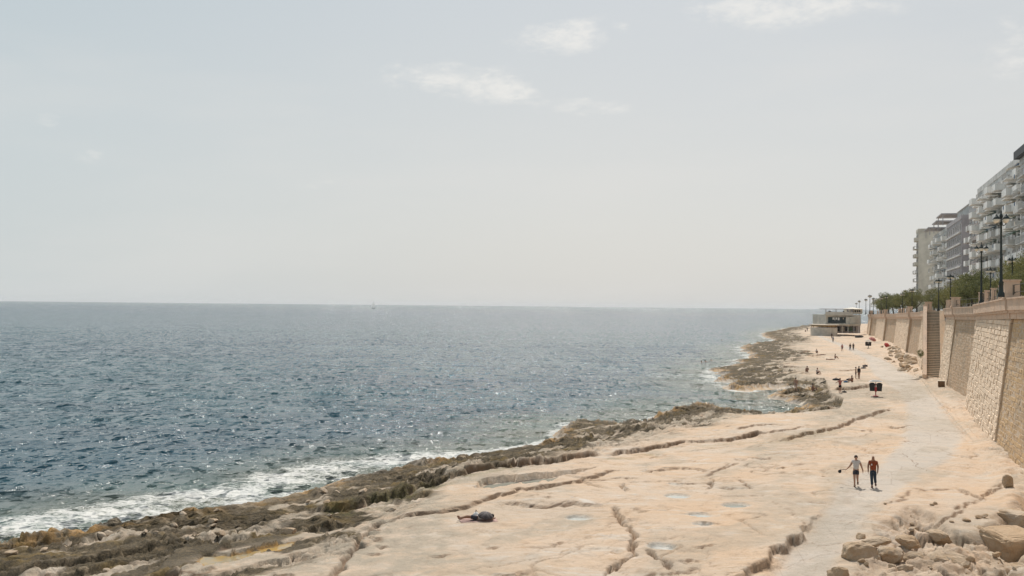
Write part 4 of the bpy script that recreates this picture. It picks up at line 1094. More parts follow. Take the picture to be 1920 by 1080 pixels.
# mauve-grey block, standing forward so that its end wall shows
r4, Lf, H, sh, rf = block('apartment_building', 'mauve-grey apartment block with plain flat end wall and rows of small windows', 232, 262, Z+21.5, M['mauve'], dx=-.9, sto=8, cols=7, style='none', winw=1.7, end_windows=0)
for j in range(8):
    m = MB(); m.box(-.35, .6, .4+j*sh-.12, -.003, Lf-.6, .4+j*sh+.25); m.build('string_course', M['palegrey'], r4)
    for q in range(2):
        balcony(r4, (3.2+q*2.6, -.9, .4+j*sh+.05), 1.4, 1.0, 'solid', 'white') if False else None
roofbits(rf, r4, H, Lf, 'palegrey', [(2.0, 3, 12, 26, 3.4)])
bx_ = MB()
for i in range(9): bx_.lathe([(0, 0), (.35, .05), (.5, .5), (.3, .95), (0, 1.1)], (.8, 4+i*2.3, H+.1), 7)
bx_.build('planter_shrubs', M['leaf'], rf)
# block with white box balconies and roof canopies
r5, Lf, H, sh, rf = block('apartment_building', 'grey apartment block with scattered white box balconies and overhanging roof canopies', 264, 316, Z+22.5, M['palegrey'], dx=1.2, sto=9, cols=9, style='solid', bmat='white', bdep=1.6, stag=.9, skip=lambda i, j: (i+j) % 3 == 0)
for (x0, y0, x1, y1, h) in ((-3, 1, 6, 14, 3.0), (-2.4, 20, 6, 33, 2.7), (-3, 38, 5, 52, 2.2)):
    m = MB(); m.box(x0, y0, H+h, x1, y1, H+h+.3)
    for px_ in (x0+.4, x1-.6):
        for py_ in (y0+.4, y1-.6): m.box(px_, py_, H+.13, px_+.2, py_+.2, H+h-.001)
    m.build('roof_canopy', M['mauve'], rf)
# cream tower, farthest
r6, Lf, H, sh, rf = block('apartment_building', 'cream apartment tower with a bare end wall, farthest left of the row', 335, 343, Z+26.5, M['cream'], dx=-1.9, sto=10, cols=2, style='rail', bmat='cream', bdep=1.2, end_windows=0)

# ------------------------------------------------------------------ cafe at the far end of the wall
cx, cy = gp(1521, 630, -.2)
cf = empty('seaside_cafe', (0, 0, 0), 0, 'two-storey seaside cafe with dark glazing and roof terrace at the far end of the wall', 'cafe')
Yc = 372.0
def cpx(px, Y=Yc): q = gp(px, 600, 0); return q[0]/q[1]*Y
def cz(py, Y=Yc, px=1570): 
    d = ray(px, py); return CAMZ+d.z/d.y*Y
def cbox(nm, px0, px1, py0, py1, d0, d1, m, parent=None):
    b = MB(); x0, x1 = cpx(px0, Yc+d0), cpx(px1, Yc+d0); z1, z0 = cz(py0, Yc+d0), cz(py1, Yc+d0)
    b.box(x0, Yc+d0, z0, x1, Yc+d1, z1); return b.build(nm, m, parent or cf)
cbox('upper_floor', 1548, 1614, 590, 610, 0, 16, M['greywall'])
gz = cbox('glazing', 1553, 1586, 594.6, 605.6, -.35, -.01, M['teal'])
for i, (a, b) in enumerate(((1561.2, 1563.4), (1564.8, 1566.2), (1567.4, 1569.6), (1570.8, 1574))):
    q = cbox('pane', a, b, 595.2, 599.2+(i % 2)*1.2, -.42, -.36, M['white'], gz)  # pale panels standing in for the sign lettering, not window glass
cbox('pane', 1580.5, 1582, 595.5, 598.5, -.42, -.36, M['awning'], gz)
cbox('floor_slab', 1547, 1600, 588.4, 591.2, -1.4, -.36, M['greywall'])
cbox('floor_slab', 1549, 1588, 606.4, 609.0, -1.2, -.36, M['greywall'])
cbox('stair_tower', 1594, 1604.5, 594.2, 607, -1.6, -.02, M['cream'])
cbox('end_bay', 1586.4, 1593.6, 594, 612, -.9, -.02, M['greywall'])
cbox('ground_floor', 1556, 1613, 609.1, 624.5, 1.5, 16, M['mauve'])
for a, b, m_ in ((1571, 1574.5, 'dark'), (1577, 1583, 'greywall'), (1585.5, 1589, 'dark'), (1590.4, 1593, 'green'), (1594.5, 1598, 'green'), (1600, 1604.5, 'dark')):
    cbox('doorway', a, b, 612.4, 621, 1.2, 1.48, M[m_])
cbox('white_canopy', 1567, 1612, 608.0, 610.2, -3.2, 1.1, M['awning'])
for px in (1568.5, 1579, 1590, 1601, 1610): cbox('canopy_post', px, px+.7, 610.3, 624.5, -3.0, -2.8, M['white'])
# roof terrace frame
for px in (1548.2, 1567.5, 1589, 1596): cbox('terrace_post', px, px+(.9 if px < 1580 else 2.4), 580.2, 588.3, -.9, -.4, M['mauve'])
cbox('terrace_roof', 1547.3, 1600, 578.9, 580.1, -1.2, 6, M['mauve'])
cbox('terrace_parapet', 1548, 1600, 585.0, 588.3, -1.3, -1.1, M['greywall'])
for i in range(7): cbox('terrace_railing', 1549.3+i*2.6, 1549.6+i*2.6, 582.6, 584.9, -1.3, -1.25, M['mauve'])
for px in (1555, 1557, 1582): cbox('terrace_chair', px, px+1.1, 582.6, 584.9, 1, 2, M['dark'])
# upper kiosk with low hipped roof between cafe and promenade
kb = MB(); x0, x1 = cpx(1597), cpx(1614); z0, z1 = cz(588.2), cz(579.3)
cbox('upper_kiosk', 1600.5, 1617, 579.2, 588.4, 1, 12, M['cream'])
kb.add([(cpx(1597, Yc), Yc, z1+.02), (cpx(1619, Yc), Yc, z1+.02), (cpx(1619, Yc), Yc+13, z1+.02), (cpx(1597, Yc), Yc+13, z1+.02), (cpx(1608, Yc), Yc+6, z1+.7)], [(3,2,1,0),(0,1,4),(1,2,4),(2,3,4),(3,0,4)])
kb.build('kiosk_roof', M['cream'], cf)
for px in (1603, 1607, 1611): cbox('window', px, px+2, 581, 585, .7, .98, M['dark'])
# round stone terrace in front of it
tb = MB(); ccx, ccy = cpx(1545, 366), 366.0
R_ = 4.8; seg = 28
pts = [(ccx+R_*math.cos(a), ccy+R_*.8*math.sin(a)) for a in [i*2*math.pi/seg for i in range(seg)]]
ztt = cz(615.0, 360); zbb = -1.2
tb.prism(pts, zbb, ztt); tb.build('terrace_wall', M['greywall'], cf)
tt = MB(); tt.prism([(ccx+(R_+.6)*math.cos(a), ccy+(R_*.8+.6)*math.sin(a)) for a in [i*2*math.pi/seg for i in range(seg)]], cz(610.5, 360), cz(608.9, 360)); tt.build('terrace_canopy', M['awning'], cf)
to = MB(); to.prism([(ccx+(R_-.3)*math.cos(a), ccy+(R_*.8-.3)*math.sin(a)) for a in [i*2*math.pi/seg for i in range(seg)]], cz(613.2, 360), cz(610.6, 360)); to.build('canopy_fringe', M['ochreawn'], cf)
for i in range(9):
    a = math.pi+i*math.pi/8; q = MB(); q.tube((ccx+(R_-.1)*math.cos(a), ccy+(R_*.8-.1)*math.sin(a), ztt), (ccx+(R_-.1)*math.cos(a), ccy+(R_*.8-.1)*math.sin(a), cz(610.6, 360)), .09, n=6); q.build('canopy_post', M['wood'], cf)

# ------------------------------------------------------------------ boulders and rubble
def rock_mesh(name, seed, sub=4, flat_=.0, blocky=False):
    bm = bmesh.new(); bmesh.ops.create_icosphere(bm, subdivisions=sub, radius=1.0)
    r = np.random.RandomState(seed); V_ = np.array([v.co[:] for v in bm.verts])
    if blocky:
        V_ = np.sign(V_)*np.abs(V_)**.28
        V_ /= 1.25
    for i in range(15):
        nn_ = r.normal(size=3); nn_ /= np.linalg.norm(nn_); h = r.uniform(.5, .8) if not blocky else r.uniform(.95, 1.15)
        d = V_@nn_; k = d > h; V_[k] -= np.outer((d[k]-h)*.94, nn_)
    q = V_*1.0; s = seed*3
    nz = fbm(q[:, 0]*1.3+q[:, 2]*1.7+s, q[:, 1]*1.5-q[:, 2]*.9, 5, seed % 50)*.17+ridged(q[:, 0]*2.4-q[:, 2]*2.1, q[:, 1]*2.6+q[:, 2]*1.7+s, 4, seed % 41)*.10
    V_ = V_*(1+nz[:, None]*(.8 if blocky else 1))
    # shallow bedding ledges
    V_[:, 2] += .03*np.sign(np.sin(V_[:, 2]*11+s))
    for v, c in zip(bm.verts, V_): v.co = c
    me = bpy.data.meshes.new(name); bm.to_mesh(me); bm.free(); me.materials.append(M['boulder']); return me
def bouldermat():
    m = bpy.data.materials.new('boulder_limestone'); m.use_nodes = True; t = NT(m.node_tree); t.n.clear()
    pos = t.N('ShaderNodeNewGeometry').outputs['Position']; rnd = t.N('ShaderNodeObjectInfo').outputs['Random']
    n1 = t.noise(pos, .9, 6, .65); n2 = t.noise(pos, 4.5, 6, .7); n3 = t.noise(pos, 15, 5, .7)
    c = t.mix(rnd, (.50, .37, .25), (.50, .42, .33))
    c = t.mix(t.ramp(n1, .42, .68), c, (.43, .31, .20)); c = t.mix(t.ramp(n2, .52, .75, 0, .6), c, (.32, .26, .20)); c = t.mix(t.ramp(n3, .58, .8, 0, .4), c, (.20, .17, .13))
    P = t.N('ShaderNodeBsdfPrincipled', {0: c, 'Roughness': .95, 'Specular IOR Level': .1})
    b = t.N('ShaderNodeBump', {'Height': t.math('ADD', n2, t.math('MULTIPLY', n3, .5)), 'Strength': .8, 'Distance': .12}); t.l.new(b.outputs[0], P.inputs['Normal'])
    t.N('ShaderNodeOutputMaterial', {0: P.outputs[0]}); return m
M['boulder'] = bouldermat()
RK = [rock_mesh('boulder', s) for s in (3, 8, 14, 22, 31)]; BK = [rock_mesh('boulder', s, 5, blocky=True) for s in (5, 12)]
RKS = [rock_mesh('stone', s, 2) for s in (4, 9, 17, 23)]
gp_b = 'boulders fallen at the foot of the broken ledge'
def boulder(px, py, wpx, hpx, dpt, kind, rz, lab, zl=-.6, name='boulder', mesh=None, tilt=(0, 0)):
    x, y = gp(px, py, zl); s = wpx/2/FPX*y*1.14
    h = hpx/2/FPX*y*1.12
    o = obj(name, mesh if mesh else (RK[kind] if kind < 5 else BK[kind-5]), None, (x, y, zl), (tilt[0], tilt[1], rz)); o.scale = (s, s*dpt, h)
    return tag(o, lab, 'rock', gp_b)
boulder(1838, 1012, 66, 62, 1.0, 0, .4, 'rounded tan boulder just left of the flat-topped slab in the lower right', -.75)
boulder(1897, 1022, 92, 58, 1.1, 5, .12, 'large flat-topped pale slab with a shaded brown front in the lower right corner', -.62, tilt=(.08, -.05))
boulder(1900, 975, 56, 36, 1.3, 6, .5, 'squared brown block under the wall just above the flat-topped slab', -.45)
boulder(1862, 1062, 58, 46, 1.0, 2, 1.1, 'grey chipped boulder below the gap between the round boulder and the slab', -1.0)
boulder(1793, 1062, 96, 66, .9, 3, 2.1, 'big rounded pinkish boulder at the bottom edge, left of the grey chipped one', -.75)
boulder(1608, 1052, 74, 58, 1.0, 1, .7, 'pale boulder at the bottom edge nearest to the path', -.30)
boulder(1575, 1082, 44, 36, 1.0, 4, .2, 'small pale boulder cut by the bottom edge beside the path', -.15)
boulder(1668, 1048, 62, 44, 1.0, 2, 2.4, 'low ochre boulder at the bottom edge, second from the path', -.45)
boulder(1722, 1050, 60, 40, .9, 0, 3.0, 'grooved grey-brown boulder in the bottom row between ochre and pinkish ones', -.6)
boulder(1640, 1016, 66, 20, .6, 3, .2, 'long low ochre rock lip at the upper left of the broken ledge', -.12)
boulder(1690, 1078, 58, 36, .9, 4, 1.2, 'small tan boulder low in the bottom row, centre of the rubble', -.75)
boulder(1760, 1010, 56, 26, .8, 1, 1.9, 'low broken rock in the middle of the hollow above the pinkish boulder', -.5)
boulder(1916, 1080, 60, 40, .9, 1, 2.9, 'dark shaded boulder in the very corner below the flat-topped slab', -1.2)
boulder(1842, 1082, 52, 34, .9, 3, .9, 'pale boulder at the bottom edge right of the pinkish one', -1.1)
boulder(1878, 1000, 40, 30, .8, 4, .3, 'small rough rock wedged behind the flat-topped slab', -.7)
boulder(1703, 1018, 46, 24, .9, 2, .3, 'small crumbled rock left of centre in the hollow', -.35)
b_ = boulder(1888, 906, 21, 26, 1.0, 1, .3, 'round whitish boulder standing alone at the foot of the wall', .3)
b_ = boulder(1893, 925, 18, 10, 1.0, 3, .3, 'small flat rock below the round whitish boulder', .02)
del b_['group']
rb = random.Random(21)
n_r = 0
WHERE = ['between the large boulders', 'in the hollow of the broken ledge']
for i in range(60):
    px = rb.uniform(1590, 1915); py = rb.uniform(955, 1079)
    if not inside(np.array([gp(px, py)[0]]), np.array([gp(px, py)[1]]), rubble)[0]: continue
    x, y = gp(px, py, -.4); z = height(x, y); s = rb.uniform(.06, .24)*(1.4 if rb.random() < .2 else 1)
    o = obj('stone', RKS[i % 4], None, (x, y, z+s*.25), (rb.uniform(-.4, .4), rb.uniform(-.4, .4), rb.uniform(0, 6))); o.scale = (s*rb.uniform(.8, 1.4), s, s*rb.uniform(.5, .9))
    tag(o, 'small broken pale stone among the boulders in the lower right corner', 'stone', 'loose stones among the lower right boulders')
for i in range(90):
    y = rb.uniform(150, 262); x = float(wallx(y))-abs(rb.gauss(0, 1.6))-.5; z = height(x, y); s = rb.uniform(.18, .75)*(1.3 if 165 < y < 200 else 1)
    o = obj('stone', RKS[i % 4], None, (x, y, z+s*.2), (rb.uniform(-.4, .4), rb.uniform(-.4, .4), rb.uniform(0, 6))); o.scale = (s*rb.uniform(.8, 1.4), s, s*rb.uniform(.5, .9))
    tag(o, 'pale fallen stone in the heap along the foot of the far wall', 'stone', 'fallen stones along the foot of the far wall')
for i in range(60):
    t_ = rb.random(); x, y = gp(rb.uniform(20, 760), 0*0+rb.uniform(900, 1075), -.5)
    if not inside(np.array([x]), np.array([y]), landpoly)[0] or x < -30: continue
    dd = pdist(np.array([x]), np.array([y]), shore)[0][0]
    if dd > 9 or dd < 1: continue
    z = height(x, y); s = rb.uniform(.10, .30)
    o = obj('stone', RKS[i % 4], None, (x, y, z+s*.2), (rb.uniform(-.4, .4), rb.uniform(-.4, .4), rb.uniform(0, 6))); o.scale = (s*1.3, s, s*.6)
    tag(o, 'loose stone lying on the dark weedy rock by the breaking waves', 'stone', 'loose stones on the weedy rock at the waterline')
b_ = boulder(417, 1029, 24, 13, .8, 6, .5, 'squared pale block lying in the yellow tide pool', -.5); del b_['group']
b_ = boulder(540, 998, 34, 14, .6, 1, .1, 'brown forked rock standing at the right end of the yellow tide pool', -.45); del b_['group']

# ------------------------------------------------------------------ people
def skin_chain(V_, E, R, root=0, sub=2):
    me = bpy.data.meshes.new('tmp'); me.from_pydata([tuple(v) for v in V_], E, []); o = bpy.data.objects.new('tmp', me); COL.objects.link(o)
    o.modifiers.new('s', 'SKIN'); sk = me.skin_vertices[0].data
    for i, r in enumerate(R):
        sk[i].radius = r if isinstance(r, tuple) else (r, r); sk[i].use_root = (i == root)
    sb = o.modifiers.new('b', 'SUBSURF'); sb.levels = sub; sb.render_levels = sub
    dg = bpy.context.evaluated_depsgraph_get(); m2 = bpy.data.meshes.new_from_object(o.evaluated_get(dg))
    bpy.data.objects.remove(o); bpy.data.meshes.remove(me)
    m2.polygons.foreach_set('use_smooth', [True]*len(m2.polygons)); return m2
class Fig:
    """joint positions in metres, x to the figure's left, -y is where it faces"""
    def __init__(s, **k):
        J = dict(pelvis=(0,0,.93), waist=(0,0,1.08), chest=(0,-.01,1.30), neck=(0,-.01,1.45), head=(0,-.02,1.56), crown=(0,-.01,1.69),
                 shL=(.17,0,1.40), elL=(.24,.02,1.13), wrL=(.25,-.06,.90), haL=(.25,-.09,.82), shR=(-.17,0,1.40), elR=(-.24,.02,1.13), wrR=(-.25,-.06,.90), haR=(-.25,-.09,.82),
                 hiL=(.09,0,.90), knL=(.10,-.02,.50), anL=(.10,.02,.08), toL=(.11,-.15,.03), hiR=(-.09,0,.90), knR=(-.10,-.02,.50), anR=(-.10,.02,.08), toR=(-.11,-.15,.03))
        J.update(k); s.J = {a: Vector(b) for a, b in J.items()}
    def body(s, fingers=False, fat=1.0):
        J = s.J; names = ['pelvis','waist','chest','neck','head','crown','shL','elL','wrL','haL','shR','elR','wrR','haR','hiL','knL','anL','toL','hiR','knR','anR','toR']
        R = dict(pelvis=(.13*fat,.10*fat), waist=(.12*fat,.095*fat), chest=(.15*fat,.11*fat), neck=.052, head=(.118,.125), crown=(.098,.105), sh=.075, el=.054, wr=.036, ha=(.042,.026), hi=.10, kn=.068, an=.044, to=.04)
        V_ = [J[n] for n in names]; rr = [R[n] if n in R else R[n[:2]] for n in names]; ix = {n: i for i, n in enumerate(names)}
        E = [(0,1),(1,2),(2,3),(3,4),(4,5)]
        for a in 'LR': E += [(2, ix['sh'+a]), (ix['sh'+a], ix['el'+a]), (ix['el'+a], ix['wr'+a]), (ix['wr'+a], ix['ha'+a]), (0, ix['hi'+a]), (ix['hi'+a], ix['kn'+a]), (ix['kn'+a], ix['an'+a]), (ix['an'+a], ix['to'+a])]
        # nose and ears
        hd = J['head']; up = (J['crown']-J['head']).normalized(); V_.append(hd+Vector((0, -.10, .01))); rr.append(.016); E.append((ix['head'], len(V_)-1))
        if fingers:
            for a, sg in (('L', 1), ('R', -1)):
                h = J['ha'+a]; d = (h-J['wr'+a]).normalized(); sd2 = Vector((0, 1, 0)).cross(d).normalized() if abs(d.y) < .9 else Vector((1, 0, 0)); sd2 = Vector((0, -1, 0))
                for f in range(4):
                    off = sd2*(.03-.02*f); ln = (.065, .075, .07, .055)[f]
                    p1 = h+off+d*.035; p2 = p1+d*ln*.5+Vector((-sg*.008, 0, 0)); p3 = p2+d*ln*.45+Vector((-sg*.02, 0, 0))
                    b = len(V_); V_ += [p1, p2, p3]; rr += [.010, .009, .007]; E += [(ix['ha'+a], b), (b, b+1), (b+1, b+2)]
                p1 = J['wr'+a]+d*.03+sd2*.035; p2 = p1+d*.03+sd2*.02; b = len(V_); V_ += [p1, p2]; rr += [.011, .009]; E += [(ix['wr'+a], b), (b, b+1)]
        return skin_chain(V_, E, rr)
    def cloth(s, parts, grow=.018, sleeves='short', fat=1.0):
        J = s.J
        if parts == 'top':
            V_ = [J['pelvis'].lerp(J['waist'], -.3), J['waist'], J['chest'], J['neck']-Vector((0,0,.045)), J['shL'], J['shL'].lerp(J['elL'], .55 if sleeves == 'short' else .1), J['shR'], J['shR'].lerp(J['elR'], .55 if sleeves == 'short' else .1)]
            return skin_chain(V_, [(0,1),(1,2),(2,3),(2,4),(4,5),(2,6),(6,7)], [(.145*fat+grow,.11*fat+grow), (.13*fat+grow,.105*fat+grow), (.155*fat+grow,.115*fat+grow), .062, .066+grow, .06+grow, .066+grow, .06+grow], 2)
        f = {'shorts': .72, 'brief': .12, 'trousers': 2}[parts]
        V_ = [J['pelvis']+Vector((0,0,.07)), J['pelvis'], J['hiL'], J['hiR']]; R = [(.135*fat+grow*.8,.105*fat+grow*.8), (.14*fat+grow,.11*fat+grow), .088+grow, .088+grow]; E = [(0,1),(1,2),(1,3)]
        for h, a in ((2, 'L'), (3, 'R')):
            if f <= 1: V_.append(J['hi'+a].lerp(J['kn'+a], f)); R.append(.078+grow if f > .5 else .082+grow); E.append((h, len(V_)-1))
            else:
                V_ += [J['kn'+a], J['an'+a].lerp(J['kn'+a], .12)]; R += [.064+grow, .050+grow]; E += [(h, len(V_)-2), (len(V_)-2, len(V_)-1)]
        return skin_chain(V_, E, R, 1)
    def hair(s, k=1.0):
        J = s.J; c = J['head'].lerp(J['crown'], .52)+Vector((0, .016, .012)); m = MB(); d = (J['crown']-J['head']).normalized(); q = Vector((0, 0, 1)).rotation_difference(d).to_matrix()
        m.lathe([(.001, .108*k), (.055*k, .098*k), (.088*k, .055*k), (.097*k, .0), (.088*k, -.05*k), (.05*k, -.07)], c, 14, q); return m
    def shoe(s, a):
        J = s.J; an = J['an'+a]; to = J['to'+a]; return skin_chain([an+Vector((0,0,.03)), an-Vector((0,0,.03)), an.lerp(to, .5)-Vector((0,0,.015)), to], [(0,1),(1,2),(2,3)], [.048, .052, .048, .042], 1)
def dress(fig, loc, rz, skin, top=None, bottom=None, hair='hair', shoes=None, lab='', group=None, fingers=False, fat=1.0, sc=1.0, bt='shorts', hk=1.0):
    root = empty('person', loc, rz, lab, 'person', group); root.scale = (sc,)*3
    b = obj('body', fig.body(fingers, fat), root); b.data.materials.append(M[skin])
    def add(nm, me, mt):
        o = obj(nm, me, root)
        o.data.materials.append(M[mt]); return o
    if top: add('shirt', fig.cloth('top', fat=fat), top)
    if bottom: add({'shorts': 'shorts', 'brief': 'swim_shorts', 'trousers': 'trousers'}[bt], fig.cloth(bt, fat=fat), bottom)
    if hair: fig.hair(hk).build('hair', M[hair], root, True)
    if shoes:
        for a in 'LR': add('shoe', fig.shoe(a), shoes)
    return root
def at(px, py, z=None):
    x, y = gp(px, py, 0)
    for _ in range(3):
        h = height(x, y); x, y = gp(px, py, h)
    return (x, y, height(x, y))
# two walkers
f1 = Fig(shR=(-.17,0,1.40), elR=(-.29,-.02,1.16), wrR=(-.44,-.08,.98), haR=(-.51,-.10,.93), elL=(.27,.05,1.15), wrL=(.35,.02,.92), haL=(.36,0,.84), head=(0,-.06,1.55), crown=(-.01,-.05,1.68),
         hiL=(.08,0,.90), knL=(.07,-.02,.51), anL=(.09,.17,.20), toL=(.10,.08,.09), knR=(-.08,-.08,.50), anR=(-.07,-.10,.08), toR=(-.08,-.27,.05))
P1 = dress(f1, at(1605, 912), math.radians(-20), 'skin', 'lightshirt', 'darkshorts', 'hair', 'black', 'person in a light grey shirt and dark shorts on the path, swinging a black bag', fingers=True)
bag = MB(); bx, by, bz = -.58, -.11, .96
bag.lathe([(.01, -.48), (.06, -.46), (.10, -.40), (.075, -.33), (.03, -.27), (.0, -.26)], (-.67, -.13, 1.13), 8, Matrix.Rotation(.5, 3, 'Y'))
x, y, z = P1.location; th = math.radians(-20)
bgo = empty('bag', (x, y, z), th, 'small black bag swinging from the outstretched hand of the walker in the grey shirt', 'bag')
bag.build('bag_body', M['black'], bgo, True)
bs = MB(); bs.tube((-.52, -.10, .93), (-.79, -.13, .90), .008, n=5); bs.tube((-.52, -.10, .92), (-.83, -.13, .87), .008, n=5); bs.build('strap', M['black'], bgo)
f2 = Fig(shL=(.18,0,1.37), shR=(-.18,0,1.37), elL=(.245,.04,1.14), wrL=(.235,-.05,.90), haL=(.225,-.08,.82), elR=(-.25,.02,1.14), wrR=(-.25,.03,.90), haR=(-.25,.03,.81), head=(0,-.05,1.56), crown=(0,-.03,1.70),
         knL=(.09,0,.52), anL=(.13,.14,.17), toL=(.14,.04,.07), knR=(-.07,-.07,.50), anR=(-.05,-.08,.08), toR=(-.06,-.25,.05))
P2 = dress(f2, at(1637, 914), math.radians(-20), 'skin_tan', 'rust', 'jeans', None, 'black', 'person with shaved head in a rust-red shirt and dark jeans walking on the path', fingers=True, fat=1.16, bt='trousers', sc=1.03)
lg = MB(); lg.box(-.10, -.172, 1.20, -.045, -.166, 1.285); lg.build('shirt_badge', M['whitecloth'], P2)
# a person lying beside the groove, torso under a small umbrella
fl_ = Fig(pelvis=(0,0,.13), waist=(0,.15,.12), chest=(0,.38,.15), neck=(0,.54,.16), head=(0,.64,.16), crown=(0,.77,.16), shL=(.17,.46,.14), elL=(.34,.62,.08), wrL=(.22,.80,.10), haL=(.15,.86,.12), shR=(-.17,.46,.14), elR=(-.36,.30,.08), wrR=(-.42,.06,.07), haR=(-.43,-.03,.06),
          hiL=(.09,-.04,.12), knL=(.12,-.42,.20), anL=(.10,-.80,.08), toL=(.10,-.88,.24), hiR=(-.09,-.04,.12), knR=(-.12,-.40,.12), anR=(-.20,-.74,.07), toR=(-.26,-.82,.16))
lx_, ly_, lz_ = at(893, 976)
PL = dress(fl_, (lx_, ly_, lz_+.03), math.radians(-82), 'skin_tan', 'whitecloth', 'darkshorts', 'hair', None, 'person lying on bare rock by the groove, upper body under a dark umbrella')
tw = MB(); tw.box(-.42, -.75, 0, .42, .95, .025); two = empty('beach_towel', (lx_, ly_, lz_), math.radians(-82), 'thin dusty pink towel under the person lying beneath the umbrella', 'towel'); tw.build('towel_cloth', M['towel'], two)
def umbrella(loc, rad, hgt, m, lab, tilt, pole=True, rz=0, cat='umbrella'):
    r = empty('umbrella', loc, rz, lab, cat); r.rotation_euler = (tilt[0], tilt[1], rz)
    c = MB(); n = 8; ring = [(0, 0)]
    prof = [(.02, 1.0), (.35, .93), (.65, .74), (.88, .45), (1.0, .18)]
    for k in range(8):
        a0 = k*math.pi/4; a1 = a0+math.pi/4; cc = MB()
        vs = []; 
        for (q, z) in prof:
            for t_ in (0, .5, 1):
                a = a0+(a1-a0)*t_; sag = .94 if t_ == .5 else 1
                vs.append((rad*q*sag*math.cos(a), rad*q*sag*math.sin(a), hgt+rad*.62*(z-.18)))
        fs = [(i*3+j, i*3+j+1, i*3+j+4, i*3+j+3) for i in range(4) for j in range(2)]
        cc.add(vs, fs); o = cc.build('canopy_panel', m, r, True)
        md = o.modifiers.new('t', 'SOLIDIFY'); md.thickness = .006
        rb_ = MB(); rb_.tube((.02, 0, hgt+rad*.5), (rad*math.cos(a0), rad*math.sin(a0), hgt-.01), .006, n=4); rb_.build('rib', M['steel'], r)
    s = MB(); s.tube((0, 0, .0 if pole else hgt-.15), (0, 0, hgt+rad*.58), .012 if rad < .7 else .025, n=6); s.build('shaft', M['steel'], r)
    return r
d_ = Vector((math.sin(math.radians(82)), math.cos(math.radians(82)), 0))
umbrella((lx_+.42, ly_-.06, lz_+.12), .37, .10, M['umbrella'], 'open dark grey umbrella shading the person lying on the rock', (.25, .15), pole=False)
bp = MB(); bp.lathe([(0, 0), (.13, .01), (.16, .14), (.14, .28), (.06, .36), (0, .37)], (0, 0, 0), 10)
bpk = empty('beach_bag', (lx_-.02, ly_+.12, lz_), .3, 'pale patterned bag leaning on the dark umbrella of the lying person', 'bag'); bp.build('bag_body', M['whitecloth'], bpk, True)
hb = MB(); hb.tube((-.05, 0, .33), (0, 0, .47), .012, n=5); hb.tube((0, 0, .47), (.07, 0, .33), .012, n=5); hb.build('handle', M['black'], bpk)
# distant bathers
stand = Fig(); standR = Fig(elR=(-.30,-.02,1.16), wrR=(-.20,-.10,1.00), haR=(-.13,-.13,1.0))
walkF = Fig(knL=(.09,-.10,.52), anL=(.10,-.20,.10), toL=(.10,-.35,.10), knR=(-.09,.03,.50), anR=(-.10,.28,.16), toR=(-.10,.18,.05), wrL=(.24,.10,.92), haL=(.24,.12,.84), wrR=(-.24,-.16,.94), haR=(-.24,-.2,.86))
armsF = Fig(shL=(.17,0,1.41), elL=(.42,-.05,1.45), wrL=(.66,-.1,1.50), haL=(.74,-.1,1.52), shR=(-.17,0,1.41), elR=(-.38,-.04,1.28), wrR=(-.58,-.08,1.18), haR=(-.66,-.1,1.16))
sit = Fig(pelvis=(0,0,.12), waist=(0,.02,.28), chest=(0,-.02,.50), neck=(0,-.05,.66), head=(0,-.08,.77), crown=(0,-.07,.90), shL=(.17,-.02,.60), elL=(.24,-.12,.36), wrL=(.18,-.34,.36), haL=(.14,-.41,.38), shR=(-.17,-.02,.60), elR=(-.24,-.12,.36), wrR=(-.18,-.34,.36), haR=(-.14,-.41,.38),
          hiL=(.09,-.03,.12), knL=(.12,-.40,.48), anL=(.11,-.62,.08), toL=(.11,-.78,.04), hiR=(-.09,-.03,.12), knR=(-.12,-.40,.46), anR=(-.11,-.60,.08), toR=(-.11,-.76,.04))
swimF = Fig(pelvis=(0,0,-.9), waist=(0,0,-.7), chest=(0,0,-.25), neck=(0,-.02,-.08), head=(0,-.03,.05), crown=(0,-.02,.18), shL=(.17,0,-.14), elL=(.38,-.1,-.12), wrL=(.5,-.3,-.05), haL=(.52,-.38,-.03), shR=(-.17,0,-.14), elR=(-.38,-.1,-.12), wrR=(-.5,-.3,-.05), haR=(-.52,-.38,-.03),
            hiL=(.09,0,-.95), knL=(.1,-.05,-1.3), anL=(.1,.1,-1.7), toL=(.1,0,-1.8), hiR=(-.09,0,-.95), knR=(-.1,-.05,-1.3), anR=(-.1,.1,-1.7), toR=(-.1,0,-1.8))
R_ = math.radians
dress(standR, at(1604.5, 711), R_(70), 'skin_tan', None, 'darkshorts', 'hair', None, 'bare-chested person standing on the left of the pair near the path', bt='shorts')
dress(stand, at(1610.5, 711), R_(-60), 'skin_tan', 'black', 'black', 'hair', None, 'taller person in dark swimwear standing on the right of the pair on the pale rock', bt='brief', sc=1.06)
dress(armsF, at(1575, 737), R_(10), 'skin', 'pinkcloth', 'black', 'hair', None, 'person in pink top and dark shorts, arms out, standing before the dark ledge')
dress(sit, at(1598, 717), R_(-70), 'skin_tan', None, 'black', 'hair', None, 'person sitting on the rock just below the standing pair', bt='brief')
dress(sit, at(1523, 735), R_(60), 'skin_tan', None, 'redcloth', 'hair', None, 'person crouching at the edge of the small inlet', bt='brief')
dress(stand, at(1492, 736), R_(150), 'skin', None, 'bluecloth', 'hair', None, 'person standing at the waterline under the dark ledge of the inlet', bt='brief', sc=.97)
dress(sit, at(1513.5, 701), R_(-30), 'skin_tan', None, 'black', 'hair', None, 'dark-haired person sitting on the middle shelf, left of a neighbour in white', bt='brief')
dress(sit, at(1532, 702), R_(30), 'skin', 'whitecloth', 'darkshorts', 'hair', None, 'person in white sitting on the middle shelf, right of a darker neighbour')
